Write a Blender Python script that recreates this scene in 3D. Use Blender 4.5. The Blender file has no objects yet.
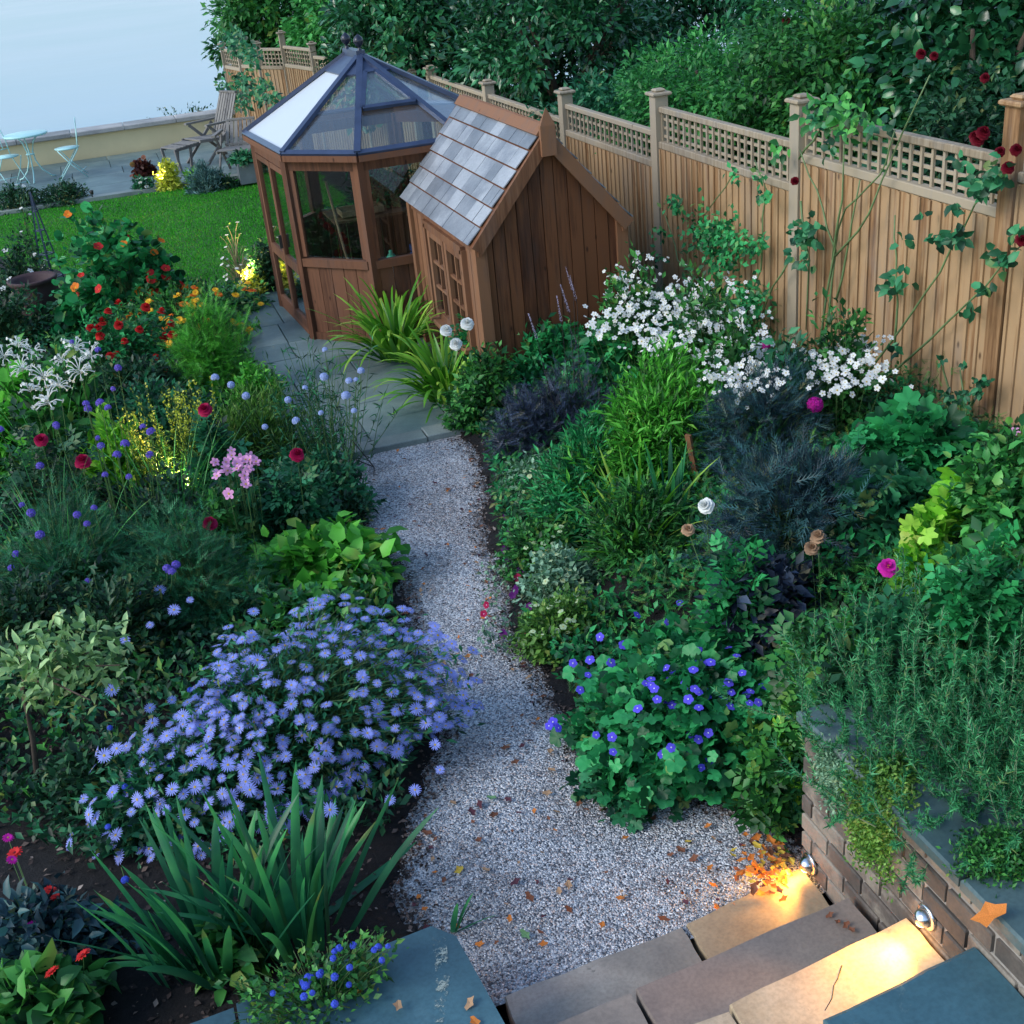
import bpy, math, random
import numpy as np
from mathutils import Vector, Matrix, Euler
# ------------------------------------------------------------------ camera, sky, sun, exposure
scn = bpy.context.scene
COL = scn.collection
RG = np.random.default_rng(11)
random.seed(5)
PI = math.pi
H = 3.4
F = 1212.0
def _basis():
    d = np.array([755 - 512, 2914 - 512, F]); d /= np.linalg.norm(d)
    g = np.array([50 - 512, -56 - 512, F]); g -= d * (g @ d); g /= np.linalg.norm(g)
    return np.array([np.cross(d, g), g, -d])
RM = _basis()
cam = bpy.data.cameras.new('camera'); camo = bpy.data.objects.new('camera', cam); COL.objects.link(camo)
m = Matrix.Identity(4)
for i in range(3):
    m[i][0] = RM[i, 0]; m[i][1] = -RM[i, 1]; m[i][2] = -RM[i, 2]
m[2][3] = H
camo.matrix_world = m
cam.sensor_width = 36; cam.lens = F * 36 / 1024; cam.clip_start = .05; cam.clip_end = 5000
scn.camera = camo
SUN_EL, SUN_AZ = math.radians(35), math.radians(-95)     # azimuth from +Y towards +X; light comes over the water from the left
w = bpy.data.worlds.new('World'); scn.world = w; w.use_nodes = True
nt = w.node_tree
sky = nt.nodes.new('ShaderNodeTexSky'); sky.sky_type = 'NISHITA'; sky.sun_disc = False
sky.sun_elevation = SUN_EL; sky.sun_rotation = SUN_AZ; sky.air_density = 1.3; sky.dust_density = .6; sky.ozone_density = 2.0
bg = nt.nodes['Background']; bg.inputs['Strength'].default_value = .14
nt.links.new(sky.outputs[0], bg.inputs['Color'])
sl = bpy.data.lights.new('sun', 'SUN'); sl.energy = 1.15; sl.angle = math.radians(28); sl.color = (1, .94, .85)
so = bpy.data.objects.new('sun', sl); COL.objects.link(so)
sd = Vector((math.sin(SUN_AZ) * math.cos(SUN_EL), math.cos(SUN_AZ) * math.cos(SUN_EL), math.sin(SUN_EL)))
so.rotation_euler = sd.to_track_quat('Z', 'Y').to_euler(); so.location = (-6, 6, 12)
scn.view_settings.view_transform = 'Standard'; scn.view_settings.look = 'None'
scn.view_settings.exposure = 0.9; scn.view_settings.gamma = 1
try:
    scn.cycles.max_bounces = 6; scn.cycles.transparent_max_bounces = 12; scn.cycles.use_denoising = True
    scn.cycles.sample_clamp_indirect = 4.0
except Exception: pass

# ------------------------------------------------------------------ pixel -> world helpers (used only to survey positions)
def ray(x, y): return RM @ np.array([x - 512, y - 512, F])
def G(x, y, z=0.0):
    v = ray(x, y); t = (z - H) / v[2]; return np.array([v[0] * t, v[1] * t, z])
def onX(x, y, X):
    v = ray(x, y); t = X / v[0]; return np.array([X, v[1] * t, H + v[2] * t])
def onY(x, y, Y):
    v = ray(x, y); t = Y / v[1]; return np.array([v[0] * t, Y, H + v[2] * t])
def mpp(P):  # metres per pixel at P
    c = RM.T @ (np.array(P) - np.array([0, 0, H])); return c[2] / F
def sst(a, b, x): t = np.clip((x - a) / (b - a), 0, 1); return t * t * (3 - 2 * t)

# ------------------------------------------------------------------ materials
MATS = {}
def _n(nt, t, **k):
    n = nt.nodes.new(t)
    for a, b in k.items(): setattr(n, a, b)
    return n
def ramp(nt, fac, cols):
    r = _n(nt, 'ShaderNodeValToRGB'); e = r.color_ramp.elements
    while len(e) < len(cols): e.new(.5)
    for i, (p, c) in enumerate(cols): e[i].position = p; e[i].color = (*c, 1)
    nt.links.new(fac, r.inputs[0]); return r.outputs[0]
def newmat(name):
    mt = bpy.data.materials.new(name); mt.use_nodes = True; nt = mt.node_tree
    b = nt.nodes['Principled BSDF']; MATS[name] = mt; return mt, nt, b
def mixc(nt, fac, a, b, mode='MIX'):
    x = _n(nt, 'ShaderNodeMix', data_type='RGBA', blend_type=mode)
    for s, v in ((0, fac), (6, a), (7, b)):
        if hasattr(v, 'links') or hasattr(v, 'is_output'): nt.links.new(v, x.inputs[s])
        else: x.inputs[s].default_value = v if s == 0 else (*v, 1)
    return x.outputs[2]
def noise(nt, scale, detail=4, rough=.6, vec=None, stretch=None, coord='Object'):
    tc = _n(nt, 'ShaderNodeTexCoord'); v = tc.outputs[coord]
    if stretch:
        mp = _n(nt, 'ShaderNodeMapping'); mp.inputs['Scale'].default_value = stretch
        nt.links.new(v, mp.inputs[0]); v = mp.outputs[0]
    n = _n(nt, 'ShaderNodeTexNoise'); n.inputs['Scale'].default_value = scale
    n.inputs['Detail'].default_value = detail; n.inputs['Roughness'].default_value = rough
    nt.links.new(v, n.inputs['Vector']); return n.outputs['Fac'], v
def bump(nt, b, h, strength=.5, dist=.01):
    bp = _n(nt, 'ShaderNodeBump'); bp.inputs['Strength'].default_value = strength; bp.inputs['Distance'].default_value = dist
    nt.links.new(h, bp.inputs['Height']); nt.links.new(bp.outputs[0], b.inputs['Normal'])
def attr(nt, name='rnd'):
    a = _n(nt, 'ShaderNodeAttribute', attribute_name=name); return a.outputs['Fac']
def leafmat(name, cols, rough=.45, spec=.4, transl=.3, clump=2.5):
    mt, nt, b = newmat(name)
    n, _ = noise(nt, clump, 2)
    a = attr(nt)
    ad = _n(nt, 'ShaderNodeMath', operation='MULTIPLY_ADD'); nt.links.new(n, ad.inputs[0]); ad.inputs[1].default_value = .9
    nt.links.new(a, ad.inputs[2])
    sb = _n(nt, 'ShaderNodeMath', operation='SUBTRACT'); nt.links.new(ad.outputs[0], sb.inputs[0]); sb.inputs[1].default_value = .45
    cols = [tuple(min(.9, x * q * (1.0, 1.3, 1.55)[min(2, i)]) for x, q in zip(cc, (.82, 1.1, .92))) for i, cc in enumerate(cols)]
    k = len(cols)
    c = ramp(nt, sb.outputs[0], [(.9 * i / (k - 1), cc) for i, cc in enumerate(cols)] + [(1.0, tuple(.45 * x + .55 * y for x, y in zip(cols[-1], (.3, .24, .05))))])
    nt.links.new(c, b.inputs['Base Color']); b.inputs['Roughness'].default_value = rough
    b.inputs['Specular IOR Level'].default_value = spec
    if transl:
        tr = _n(nt, 'ShaderNodeBsdfTranslucent'); nt.links.new(c, tr.inputs['Color'])
        mx = _n(nt, 'ShaderNodeMixShader'); mx.inputs[0].default_value = transl
        nt.links.new(b.outputs[0], mx.inputs[1]); nt.links.new(tr.outputs[0], mx.inputs[2])
        nt.links.new(mx.outputs[0], nt.nodes['Material Output'].inputs[0])
    return mt
def plain(name, col, rough=.5, metal=0, spec=.5, var=.15, scale=8, bmp=0, transl=0):
    mt, nt, b = newmat(name)
    n, _ = noise(nt, scale, 4)
    c = ramp(nt, n, [(.3, tuple(x * (1 - var) for x in col)), (.7, tuple(min(1, x * (1 + var)) for x in col))])
    nt.links.new(c, b.inputs['Base Color'])
    b.inputs['Roughness'].default_value = rough; b.inputs['Metallic'].default_value = metal; b.inputs['Specular IOR Level'].default_value = spec
    if bmp: bump(nt, b, n, bmp)
    if transl:
        tr = _n(nt, 'ShaderNodeBsdfTranslucent'); nt.links.new(c, tr.inputs['Color'])
        mx = _n(nt, 'ShaderNodeMixShader'); mx.inputs[0].default_value = transl
        nt.links.new(b.outputs[0], mx.inputs[1]); nt.links.new(tr.outputs[0], mx.inputs[2])
        nt.links.new(mx.outputs[0], nt.nodes['Material Output'].inputs[0])
    return mt
def wood(name, dark, mid, light, grain=(14, 14, .9), rough=.7, knots=True):
    mt, nt, b = newmat(name)
    n, v = noise(nt, 3.0, 6, .65, stretch=grain)
    n2, _ = noise(nt, 1.1, 2)
    a = attr(nt)
    s = _n(nt, 'ShaderNodeMath', operation='MULTIPLY_ADD'); nt.links.new(a, s.inputs[0]); s.inputs[1].default_value = .55; nt.links.new(n, s.inputs[2])
    s2 = _n(nt, 'ShaderNodeMath', operation='MULTIPLY_ADD'); nt.links.new(n2, s2.inputs[0]); s2.inputs[1].default_value = .5; nt.links.new(s.outputs[0], s2.inputs[2])
    c = ramp(nt, s2.outputs[0], [(.55, dark), (.95, mid), (1.0, light)])
    nt.nodes[-1] if False else None
    r = [x for x in nt.nodes if x.type == 'VALTORGB'][-1]; r.color_ramp.elements[1].position = .8
    if knots:
        vo = _n(nt, 'ShaderNodeTexVoronoi'); vo.inputs['Scale'].default_value = 3.2
        mp = _n(nt, 'ShaderNodeMapping'); mp.inputs['Scale'].default_value = (2.2, 2.2, 1.0)
        tc = _n(nt, 'ShaderNodeTexCoord'); nt.links.new(tc.outputs['Object'], mp.inputs[0]); nt.links.new(mp.outputs[0], vo.inputs['Vector'])
        k = ramp(nt, vo.outputs['Distance'], [(.03, (.28, .24, .22)), (.09, (1, 1, 1))])
        c = mixc(nt, 1.0, c, k, 'MULTIPLY')
    n6, _ = noise(nt, 1.6, 5, .7, stretch=(3, 3, .7)); f6 = ramp(nt, n6, [(.5, (0, 0, 0)), (.75, (.45, .45, .45))]); c = mixc(nt, f6, c, tuple(.35 * sum(mid) / 3 * k_ + .65 * mm for k_, mm in zip((1.1, 1.25, 1.4), [sum(mid) / 3] * 3)))
    nt.links.new(c, b.inputs['Base Color']); b.inputs['Roughness'].default_value = rough
    b.inputs['Specular IOR Level'].default_value = .3
    bump(nt, b, n, .4, .004)
    return mt

# foliage
leafmat('leaf_mid', [(.012, .045, .016), (.03, .125, .035), (.08, .24, .05)])
leafmat('leaf_teal', [(.008, .04, .026), (.02, .11, .055), (.05, .2, .1)])
leafmat('leaf_bright', [(.03, .12, .015), (.07, .27, .03), (.16, .42, .06)], transl=.35)
leafmat('leaf_lime', [(.1, .3, .02), (.24, .48, .04), (.42, .62, .09)], transl=.35)
leafmat('leaf_dark', [(.006, .022, .014), (.014, .05, .026), (.035, .1, .05)])
leafmat('leaf_emerald', [(.008, .06, .025), (.02, .17, .06), (.05, .3, .11)])
leafmat('leaf_purple', [(.009, .01, .022), (.022, .026, .06), (.055, .06, .12)], transl=.1)
leafmat('leaf_bluedark', [(.006, .014, .028), (.014, .036, .06), (.035, .085, .1)], transl=.15)
leafmat('leaf_laurel', [(.006, .03, .015), (.016, .08, .034), (.045, .17, .07)], rough=.28, spec=.6, transl=.15, clump=1.1)
leafmat('leaf_jasmine', [(.015, .07, .025), (.035, .17, .045), (.1, .32, .08)], clump=1.3)
leafmat('leaf_varieg', [(.03, .08, .03), (.14, .22, .08), (.4, .45, .24)], clump=5)
leafmat('leaf_silver', [(.05, .1, .07), (.14, .22, .16), (.32, .4, .32)], clump=6)
leafmat('leaf_strap', [(.03, .12, .012), (.11, .27, .02), (.36, .42, .07)], rough=.35, transl=.3)
leafmat('leaf_iris', [(.008, .05, .035), (.018, .11, .06), (.05, .22, .07)], rough=.4, clump=6)
leafmat('leaf_rosemary', [(.012, .08, .035), (.03, .17, .07), (.08, .27, .13)], transl=.2)
leafmat('leaf_moss', [(.03, .08, .015), (.09, .18, .03), (.2, .3, .07)])
leafmat('leaf_gold', [(.25, .22, .02), (.6, .5, .04), (.75, .62, .12)])
leafmat('leaf_lavender', [(.05, .09, .09), (.1, .16, .18), (.2, .28, .32)])
leafmat('leaf_red', [(.04, .008, .012), (.1, .02, .02), (.2, .05, .03)])
leafmat('grass_blade', [(.014, .12, .005), (.032, .23, .01), (.07, .32, .02)], rough=.6, spec=.2, transl=.25, clump=.9)
plain('stem_green', (.06, .14, .04), .6); plain('stem_brown', (.09, .06, .04), .8, bmp=.3); plain('cane', (.12, .2, .08), .55, var=.35)
plain('stem_dark', (.02, .016, .022), .6); plain('bark', (.07, .05, .035), .9, var=.4, bmp=.6)
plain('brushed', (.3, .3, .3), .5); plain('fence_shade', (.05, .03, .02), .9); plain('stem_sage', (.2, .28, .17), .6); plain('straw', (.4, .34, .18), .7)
# petals
for nme, c in dict(p_white=(.8, .82, .8), p_aster=(.31, .37, .88), p_violet=(.13, .1, .8), p_magenta=(.62, .02, .38), p_crimson=(.4, .008, .07),
                   p_pink=(.75, .36, .62), p_sky=(.4, .5, .8), p_verbena=(.17, .12, .6), p_scarlet=(.65, .03, .03), p_orange=(.8, .2, .02), p_yellow=(.85, .5, .03),
                   p_deepred=(.15, .005, .016), p_plum=(.1, .01, .14), p_cream=(.75, .72, .5), p_center=(.6, .42, .05), p_lilacwhite=(.62, .56, .72), p_greenwhite=(.55, .7, .42),
                   p_tan=(.5, .32, .2), p_blue=(.08, .14, .75)).items():
    plain(nme, c, .6, spec=.2, var=.12, scale=60, transl=.25)
for nme, c in dict(dl_brown=(.2, .08, .045), dl_orange=(.6, .2, .04), dl_tan=(.42, .26, .15), dl_purple=(.1, .035, .05), dl_green=(.14, .3, .14), dl_yellow=(.62, .45, .07)).items():
    plain(nme, c, .7, spec=.25, var=.35, scale=70, transl=.1)
# wood and masonry
wood('fence_wood', (.11, .052, .022), (.27, .15, .07), (.39, .255, .14))
wood('fence_grey', (.14, .105, .07), (.27, .215, .15), (.36, .3, .22))
wood('shed_wood', (.035, .012, .006), (.085, .031, .014), (.15, .058, .025))
wood('shed_trim', (.07, .028, .014), (.155, .068, .034), (.22, .105, .055))
wood('cedar', (.04, .015, .008), (.09, .036, .018), (.15, .064, .034))
wood('old_teak', (.07, .07, .07), (.14, .135, .135), (.22, .21, .2), grain=(6, 6, 6), knots=False)
plain('lead', (.04, .06, .12), .35, .2, var=.2, bmp=.1); plain('finial_iron', (.02, .025, .045), .3, .2)
plain('mint_paint', (.42, .72, .72), .4, var=.05); plain('black_plastic', (.012, .012, .014), .5); plain('blue_plastic', (.04, .09, .3), .4)
plain('green_plastic', (.05, .4, .25), .4); plain('white_plastic', (.7, .72, .72), .4); plain('terracotta', (.05, .025, .028), .75, bmp=.2); plain('planter_zinc', (.18, .2, .23), .5, .3)
plain('steel', (.75, .75, .76), .22, 1, var=.04); plain('render_cream', (.66, .56, .34), .85, var=.07, scale=2, bmp=.15)
plain('mortar', (.27, .25, .23), .95, bmp=.6, scale=40); plain('lamp_black', (.02, .02, .02), .5)

def stone(name, c1, c2, c3, sc=1.6, rough=.55, stain=None, spec=.5):
    mt, nt, b = newmat(name)
    n, v = noise(nt, sc, 6, .6); n2, _ = noise(nt, sc * 9, 6, .7)
    a = attr(nt)
    s = _n(nt, 'ShaderNodeMath', operation='MULTIPLY_ADD'); nt.links.new(a, s.inputs[0]); s.inputs[1].default_value = .45; nt.links.new(n, s.inputs[2])
    s2 = _n(nt, 'ShaderNodeMath', operation='MULTIPLY_ADD'); nt.links.new(n2, s2.inputs[0]); s2.inputs[1].default_value = .3; nt.links.new(s.outputs[0], s2.inputs[2])
    c = ramp(nt, s2.outputs[0], [(.5, c1), (.85, c2), (1., c3)])
    n4, _ = noise(nt, 70, 3, .6); sp4 = ramp(nt, n4, [(.35, (.87, .87, .87)), (.6, (1.05, 1.05, 1.05))]); c = mixc(nt, 1.0, c, sp4, 'MULTIPLY')
    n5, _ = noise(nt, 1.3, 5, .7); sp5 = ramp(nt, n5, [(.35, (.68, .68, .7)), (.62, (1.15, 1.12, 1.08))]); c = mixc(nt, 1.0, c, sp5, 'MULTIPLY')
    if stain:
        n3, _ = noise(nt, 3.5, 8, .75)
        f = ramp(nt, n3, [(.62, (0, 0, 0)), (.68, (1, 1, 1))])
        c = mixc(nt, f, c, stain)
    nt.links.new(c, b.inputs['Base Color']); b.inputs['Roughness'].default_value = rough; b.inputs['Specular IOR Level'].default_value = spec
    bump(nt, b, s2.outputs[0], .35, .01)
    return mt
stone('slate_paving', (.07, .12, .13), (.11, .18, .19), (.17, .24, .24), rough=.42, stain=(.19, .24, .22))
stone('paving_edge', (.14, .18, .18), (.2, .25, .24), (.26, .3, .28), rough=.5)
stone('sandstone', (.3, .235, .155), (.45, .355, .23), (.54, .45, .32), rough=.6, stain=(.2, .17, .13))
stone('unlit_stone', (.1, .082, .072), (.17, .142, .125), (.25, .21, .185), rough=.55)  # step stone darkened in colour for the tread the lamps do not reach
stone('bluestone', (.035, .09, .12), (.055, .14, .18), (.09, .19, .23), rough=.4, stain=(.13, .2, .2))
stone('greystone', (.2, .185, .165), (.31, .285, .25), (.4, .37, .33), rough=.55, stain=(.12, .12, .1))
stone('coping_stone', (.055, .11, .12), (.09, .15, .16), (.2, .25, .24), rough=.5, stain=(.26, .3, .25))
stone('slate_roof', (.14, .16, .19), (.21, .235, .275), (.31, .34, .385), sc=2.5, rough=.38)
stone('brick', (.06, .055, .05), (.13, .11, .095), (.27, .24, .2), sc=5, rough=.8)
stone('concrete', (.25, .26, .26), (.34, .35, .35), (.42, .42, .42), rough=.7)

def glassmat(name, tint=(.9, .95, .95), haze=0.0, rough=.02):
    mt, nt, b = newmat(name); nt.nodes.remove(b)
    t = _n(nt, 'ShaderNodeBsdfTransparent'); t.inputs[0].default_value = (*tint, 1)
    g = _n(nt, 'ShaderNodeBsdfGlossy'); g.inputs['Roughness'].default_value = rough; g.inputs['Color'].default_value = (.95, .97, 1, 1)
    lw = _n(nt, 'ShaderNodeLayerWeight'); lw.inputs[0].default_value = .5
    pw = _n(nt, 'ShaderNodeMath', operation='POWER'); nt.links.new(lw.outputs['Facing'], pw.inputs[0]); pw.inputs[1].default_value = 3.2
    ml = _n(nt, 'ShaderNodeMath', operation='MULTIPLY_ADD'); nt.links.new(pw.outputs[0], ml.inputs[0]); ml.inputs[1].default_value = .8; ml.inputs[2].default_value = .05
    mx = _n(nt, 'ShaderNodeMixShader'); nt.links.new(ml.outputs[0], mx.inputs[0]); nt.links.new(t.outputs[0], mx.inputs[1]); nt.links.new(g.outputs[0], mx.inputs[2])
    out = mx.outputs[0]
    if haze:
        d = _n(nt, 'ShaderNodeBsdfDiffuse'); d.inputs[0].default_value = (.6, .66, .72, 1)
        m2 = _n(nt, 'ShaderNodeMixShader'); m2.inputs[0].default_value = haze
        nt.links.new(out, m2.inputs[1]); nt.links.new(d.outputs[0], m2.inputs[2]); out = m2.outputs[0]
    nt.links.new(out, nt.nodes['Material Output'].inputs[0]); return mt
glassmat('glass', (.72, .78, .78)); glassmat('shade_glass', (.22, .24, .25)); glassmat('roof_glass', haze=.03); glassmat('sky_pale_glass', haze=.7, rough=.2)  # darker tints put the indoor shade into the wall and shed panes
def emis(name, col, s):
    mt, nt, b = newmat(name); b.inputs['Base Color'].default_value = (*col, 1)
    b.inputs['Emission Color'].default_value = (*col, 1); b.inputs['Emission Strength'].default_value = s; return mt
emis('lamp_lens', (1, .62, .2), 9)

# water
mt, nt, b = newmat('water')
n, v = noise(nt, .35, 4, .55, stretch=(.25, 1.2, 1)); n2, _ = noise(nt, .06, 3, .5)
c = ramp(nt, n2, [(.35, (.26, .4, .5)), (.65, (.32, .43, .54))]); nt.links.new(c, b.inputs['Base Color']); b.inputs['IOR'].default_value = 1.2
b.inputs['Roughness'].default_value = .25; bump(nt, b, n, .12, .12)
# gravel
mt, nt, b = newmat('gravel')
tc = _n(nt, 'ShaderNodeTexCoord')
def vor(scale, feat='F1', out='Color'):
    v_ = _n(nt, 'ShaderNodeTexVoronoi'); v_.feature = feat; v_.inputs['Scale'].default_value = scale; nt.links.new(tc.outputs['Object'], v_.inputs['Vector']); return v_
va, vb = vor(120), vor(150)
sp = _n(nt, 'ShaderNodeSeparateColor'); nt.links.new(va.outputs['Color'], sp.inputs[0])
c = ramp(nt, sp.outputs[0], [(0, (.08, .09, .11)), (.28, (.29, .32, .37)), (.75, (.66, .7, .75)), (1, (.9, .92, .95))])
sp2 = _n(nt, 'ShaderNodeSeparateColor'); nt.links.new(va.outputs['Color'], sp2.inputs[0])
c2 = ramp(nt, sp2.outputs[1], [(.8, (1, 1, 1)), (.9, (1, .78, .68))]); c = mixc(nt, 1.0, c, c2, 'MULTIPLY')
n, _ = noise(nt, 2.2, 5, .7); dd = ramp(nt, n, [(.38, (.72, .68, .66)), (.56, (1, 1, 1))]); c = mixc(nt, 1.0, c, dd, 'MULTIPLY')
nt.links.new(c, b.inputs['Base Color']); b.inputs['Roughness'].default_value = .75
inv = _n(nt, 'ShaderNodeMath', operation='SUBTRACT'); inv.inputs[0].default_value = 1; nt.links.new(va.outputs['Distance'], inv.inputs[1])
bump(nt, b, inv.outputs[0], 1.0, .012)
mt, nt, b = newmat('pebble')
a = attr(nt); c = ramp(nt, a, [(0, (.08, .09, .11)), (.28, (.28, .31, .36)), (.75, (.64, .68, .73)), (.95, (.88, .9, .93)), (1, (.6, .46, .4))])
nt.links.new(c, b.inputs['Base Color']); b.inputs['Roughness'].default_value = .7
# soil
mt, nt, b = newmat('soil')
n, v = noise(nt, 28, 8, .75); n2, _ = noise(nt, 2, 3)
c = ramp(nt, n, [(.3, (.002, .002, .004)), (.55, (.007, .006, .008)), (.75, (.028, .022, .024))]); nt.links.new(c, b.inputs['Base Color'])
b.inputs['Roughness'].default_value = .9; bump(nt, b, n, 1.0, .03)
mt, nt, b = newmat('chips')
a = attr(nt); c = ramp(nt, a, [(0, (.01, .007, .007)), (.6, (.04, .025, .022)), (.9, (.16, .11, .09)), (1, (.32, .27, .24))])
nt.links.new(c, b.inputs['Base Color']); b.inputs['Roughness'].default_value = .8
# lawn base
mt, nt, b = newmat('turf')
n, v = noise(nt, 60, 6, .7); n2, _ = noise(nt, .8, 4)
c = ramp(nt, n, [(.3, (.01, .07, .004)), (.7, (.035, .2, .014))]); dd = ramp(nt, n2, [(.35, (.6, .75, .6)), (.65, (1.5, 1.2, 1))]); c = mixc(nt, 1.0, c, dd, 'MULTIPLY'); nt.links.new(c, b.inputs['Base Color']); b.inputs['Roughness'].default_value = .9
bump(nt, b, n, .8, .02)
M = MATS

# ------------------------------------------------------------------ object helpers
def tag(o, label=None, cat=None, group=None, kind=None):
    if label: o['label'] = label
    if cat: o['category'] = cat
    if group: o['group'] = group
    if kind: o['kind'] = kind
    return o
def empty(name, loc, label=None, cat=None, group=None):
    o = bpy.data.objects.new(name, None); COL.objects.link(o); o.location = [float(x) for x in loc]; o.empty_display_size = .1
    return tag(o, label, cat, group)
def link(name, me, parent=None, mats=None):
    o = bpy.data.objects.new(name, me); COL.objects.link(o)
    if parent is not None: o.parent = parent
    return o
class MB:
    """collects faces of one mesh; every box or tube gets a random value for its own tone"""
    def __init__(s): s.v = []; s.f = []; s.mi = []; s.r = []; s.sm = []
    def add(s, vs, fs, mi=0, smooth=False, r=None):
        k = len(s.v); s.v += [tuple(map(float, q)) for q in vs]; s.f += [tuple(i + k for i in f) for f in fs]
        s.mi += [mi] * len(fs); s.sm += [smooth] * len(fs); r = random.random() if r is None else r; s.r += [r] * len(vs)
    def box(s, c, d, mi=0, M_=None, r=None, bev=0.0):
        x, y, z = [q / 2 for q in d]
        if bev > 0:
            b = min(bev, x * .9, y * .9, z * .9)
            vs = []
            for zz, ins in ((-z, b), (-z + b, 0), (z - b, 0), (z, b)):
                X, Y = x - ins, y - ins
                vs += [(-X, -Y, zz), (X, -Y, zz), (X, Y, zz), (-X, Y, zz)]
            fs = [(3, 2, 1, 0), (12, 13, 14, 15)]
            for l in range(3):
                for i in range(4): j = (i + 1) % 4; fs.append((l * 4 + i, l * 4 + j, l * 4 + 4 + j, l * 4 + 4 + i))
        else:
            vs = [(-x, -y, -z), (x, -y, -z), (x, y, -z), (-x, y, -z), (-x, -y, z), (x, -y, z), (x, y, z), (-x, y, z)]
            fs = [(3, 2, 1, 0), (4, 5, 6, 7), (0, 1, 5, 4), (1, 2, 6, 5), (2, 3, 7, 6), (3, 0, 4, 7)]
        vs = [Vector(q) for q in vs]
        if M_ is not None: vs = [M_ @ q for q in vs]
        s.add([q + Vector(c) for q in vs], fs, mi, r=r)
    def bar(s, a, b, wd, th, up=(0, 0, 1), mi=0, r=None, bev=0):
        a, b = Vector(a), Vector(b); d = b - a; L = d.length
        if L < 1e-6: return
        z = d / L; u = Vector(up)
        x = u.cross(z)
        if x.length < 1e-4: x = Vector((1, 0, 0)).cross(z)
        x.normalize(); y = z.cross(x)
        Mx = Matrix((x, y, z)).transposed()
        s.box((a + b) / 2, (wd, th, L), mi, Mx, r, bev)
    def tube(s, pts, r0, r1=None, n=6, mi=0, cap=True):
        r1 = r0 if r1 is None else r1; pts = [Vector(p) for p in pts]; vs = []; K = len(pts)
        u = Vector((0.3, 0.2, 1)).normalized()
        for i, p in enumerate(pts):
            t = (pts[min(i + 1, K - 1)] - pts[max(i - 1, 0)]).normalized()
            x = t.cross(u)
            if x.length < .05: x = t.cross(Vector((1, 0, 0)))
            x.normalize(); y = t.cross(x); r = r0 + (r1 - r0) * i / (K - 1)
            for k in range(n): a = 2 * PI * k / n; vs.append(p + (x * math.cos(a) + y * math.sin(a)) * r)
        fs = [(i * n + k, i * n + (k + 1) % n, (i + 1) * n + (k + 1) % n, (i + 1) * n + k) for i in range(K - 1) for k in range(n)]
        if cap: fs += [tuple(range(n))[::-1], tuple(range((K - 1) * n, K * n))]
        s.add(vs, fs, mi, True)
    def lathe(s, prof, c=(0, 0, 0), n=20, mi=0, axis=None):
        vs = []; K = len(prof)
        for (r, z) in prof:
            for k in range(n): a = 2 * PI * k / n; vs.append(Vector((r * math.cos(a), r * math.sin(a), z)))
        if axis is not None:
            q = Vector(axis).to_track_quat('Z', 'Y'); vs = [q @ v_ for v_ in vs]
        vs = [v_ + Vector(c) for v_ in vs]
        fs = [(i * n + k, i * n + (k + 1) % n, (i + 1) * n + (k + 1) % n, (i + 1) * n + k) for i in range(K - 1) for k in range(n)]
        fs += [tuple(range(n))[::-1], tuple(range((K - 1) * n, K * n))]
        s.add(vs, fs, mi, True)
    def prism(s, poly, z0, z1, mi=0, r=None):
        n = len(poly); vs = [(p[0], p[1], z0) for p in poly] + [(p[0], p[1], z1) for p in poly]
        fs = [tuple(range(n))[::-1], tuple(range(n, 2 * n))] + [(i, (i + 1) % n, n + (i + 1) % n, n + i) for i in range(n)]
        s.add(vs, fs, mi, r=r)
    def slab(s, quad, n_, th, mi=0, r=None):   # thick polygon from 3-D corners, extruded along n_
        k = len(quad); q = [Vector(p) for p in quad]; n_ = Vector(n_).normalized() * th
        vs = q + [p + n_ for p in q]
        fs = [tuple(range(k))[::-1], tuple(range(k, 2 * k))] + [(i, (i + 1) % k, k + (i + 1) % k, k + i) for i in range(k)]
        s.add(vs, fs, mi, r=r)
    def mesh(s, name, mats):
        me = bpy.data.meshes.new(name); me.from_pydata(s.v, [], s.f)
        for q in (mats if isinstance(mats, (list, tuple)) else [mats]): me.materials.append(M[q] if isinstance(q, str) else q)
        me.polygons.foreach_set('material_index', s.mi); me.polygons.foreach_set('use_smooth', s.sm)
        at = me.attributes.new('rnd', 'FLOAT', 'POINT'); at.data.foreach_set('value', s.r)
        me.update(); return me
    def build(s, name, mats, parent=None, off=None):
        if parent is not None and off is None: off = parent.location
        if off is not None: s.v = [(a - off[0], b_ - off[1], c_ - off[2]) for a, b_, c_ in s.v]
        return link(name, s.mesh(name, mats), parent)

def npmesh(name, V, Fc, k, mats, rnd=None, mi=None, smooth=True):
    """V (n,3), Fc flat list of loops, k = loop totals"""
    me = bpy.data.meshes.new(name); V = np.ascontiguousarray(V, dtype=np.float32)
    me.vertices.add(len(V)); me.vertices.foreach_set('co', V.ravel())
    Fc = np.asarray(Fc, dtype=np.int32); k = np.asarray(k, dtype=np.int32)
    me.loops.add(len(Fc)); me.loops.foreach_set('vertex_index', Fc)
    me.polygons.add(len(k)); st = np.concatenate([[0], np.cumsum(k)[:-1]]).astype(np.int32)
    me.polygons.foreach_set('loop_start', st); me.polygons.foreach_set('loop_total', k)
    me.polygons.foreach_set('use_smooth', np.full(len(k), smooth))
    for q in mats: me.materials.append(M[q])
    if mi is not None: me.polygons.foreach_set('material_index', np.asarray(mi, dtype=np.int32))
    if rnd is not None:
        at = me.attributes.new('rnd', 'FLOAT', 'POINT'); at.data.foreach_set('value', np.asarray(rnd, dtype=np.float32))
    me.update(calc_edges=True); me.validate(); return me
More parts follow.
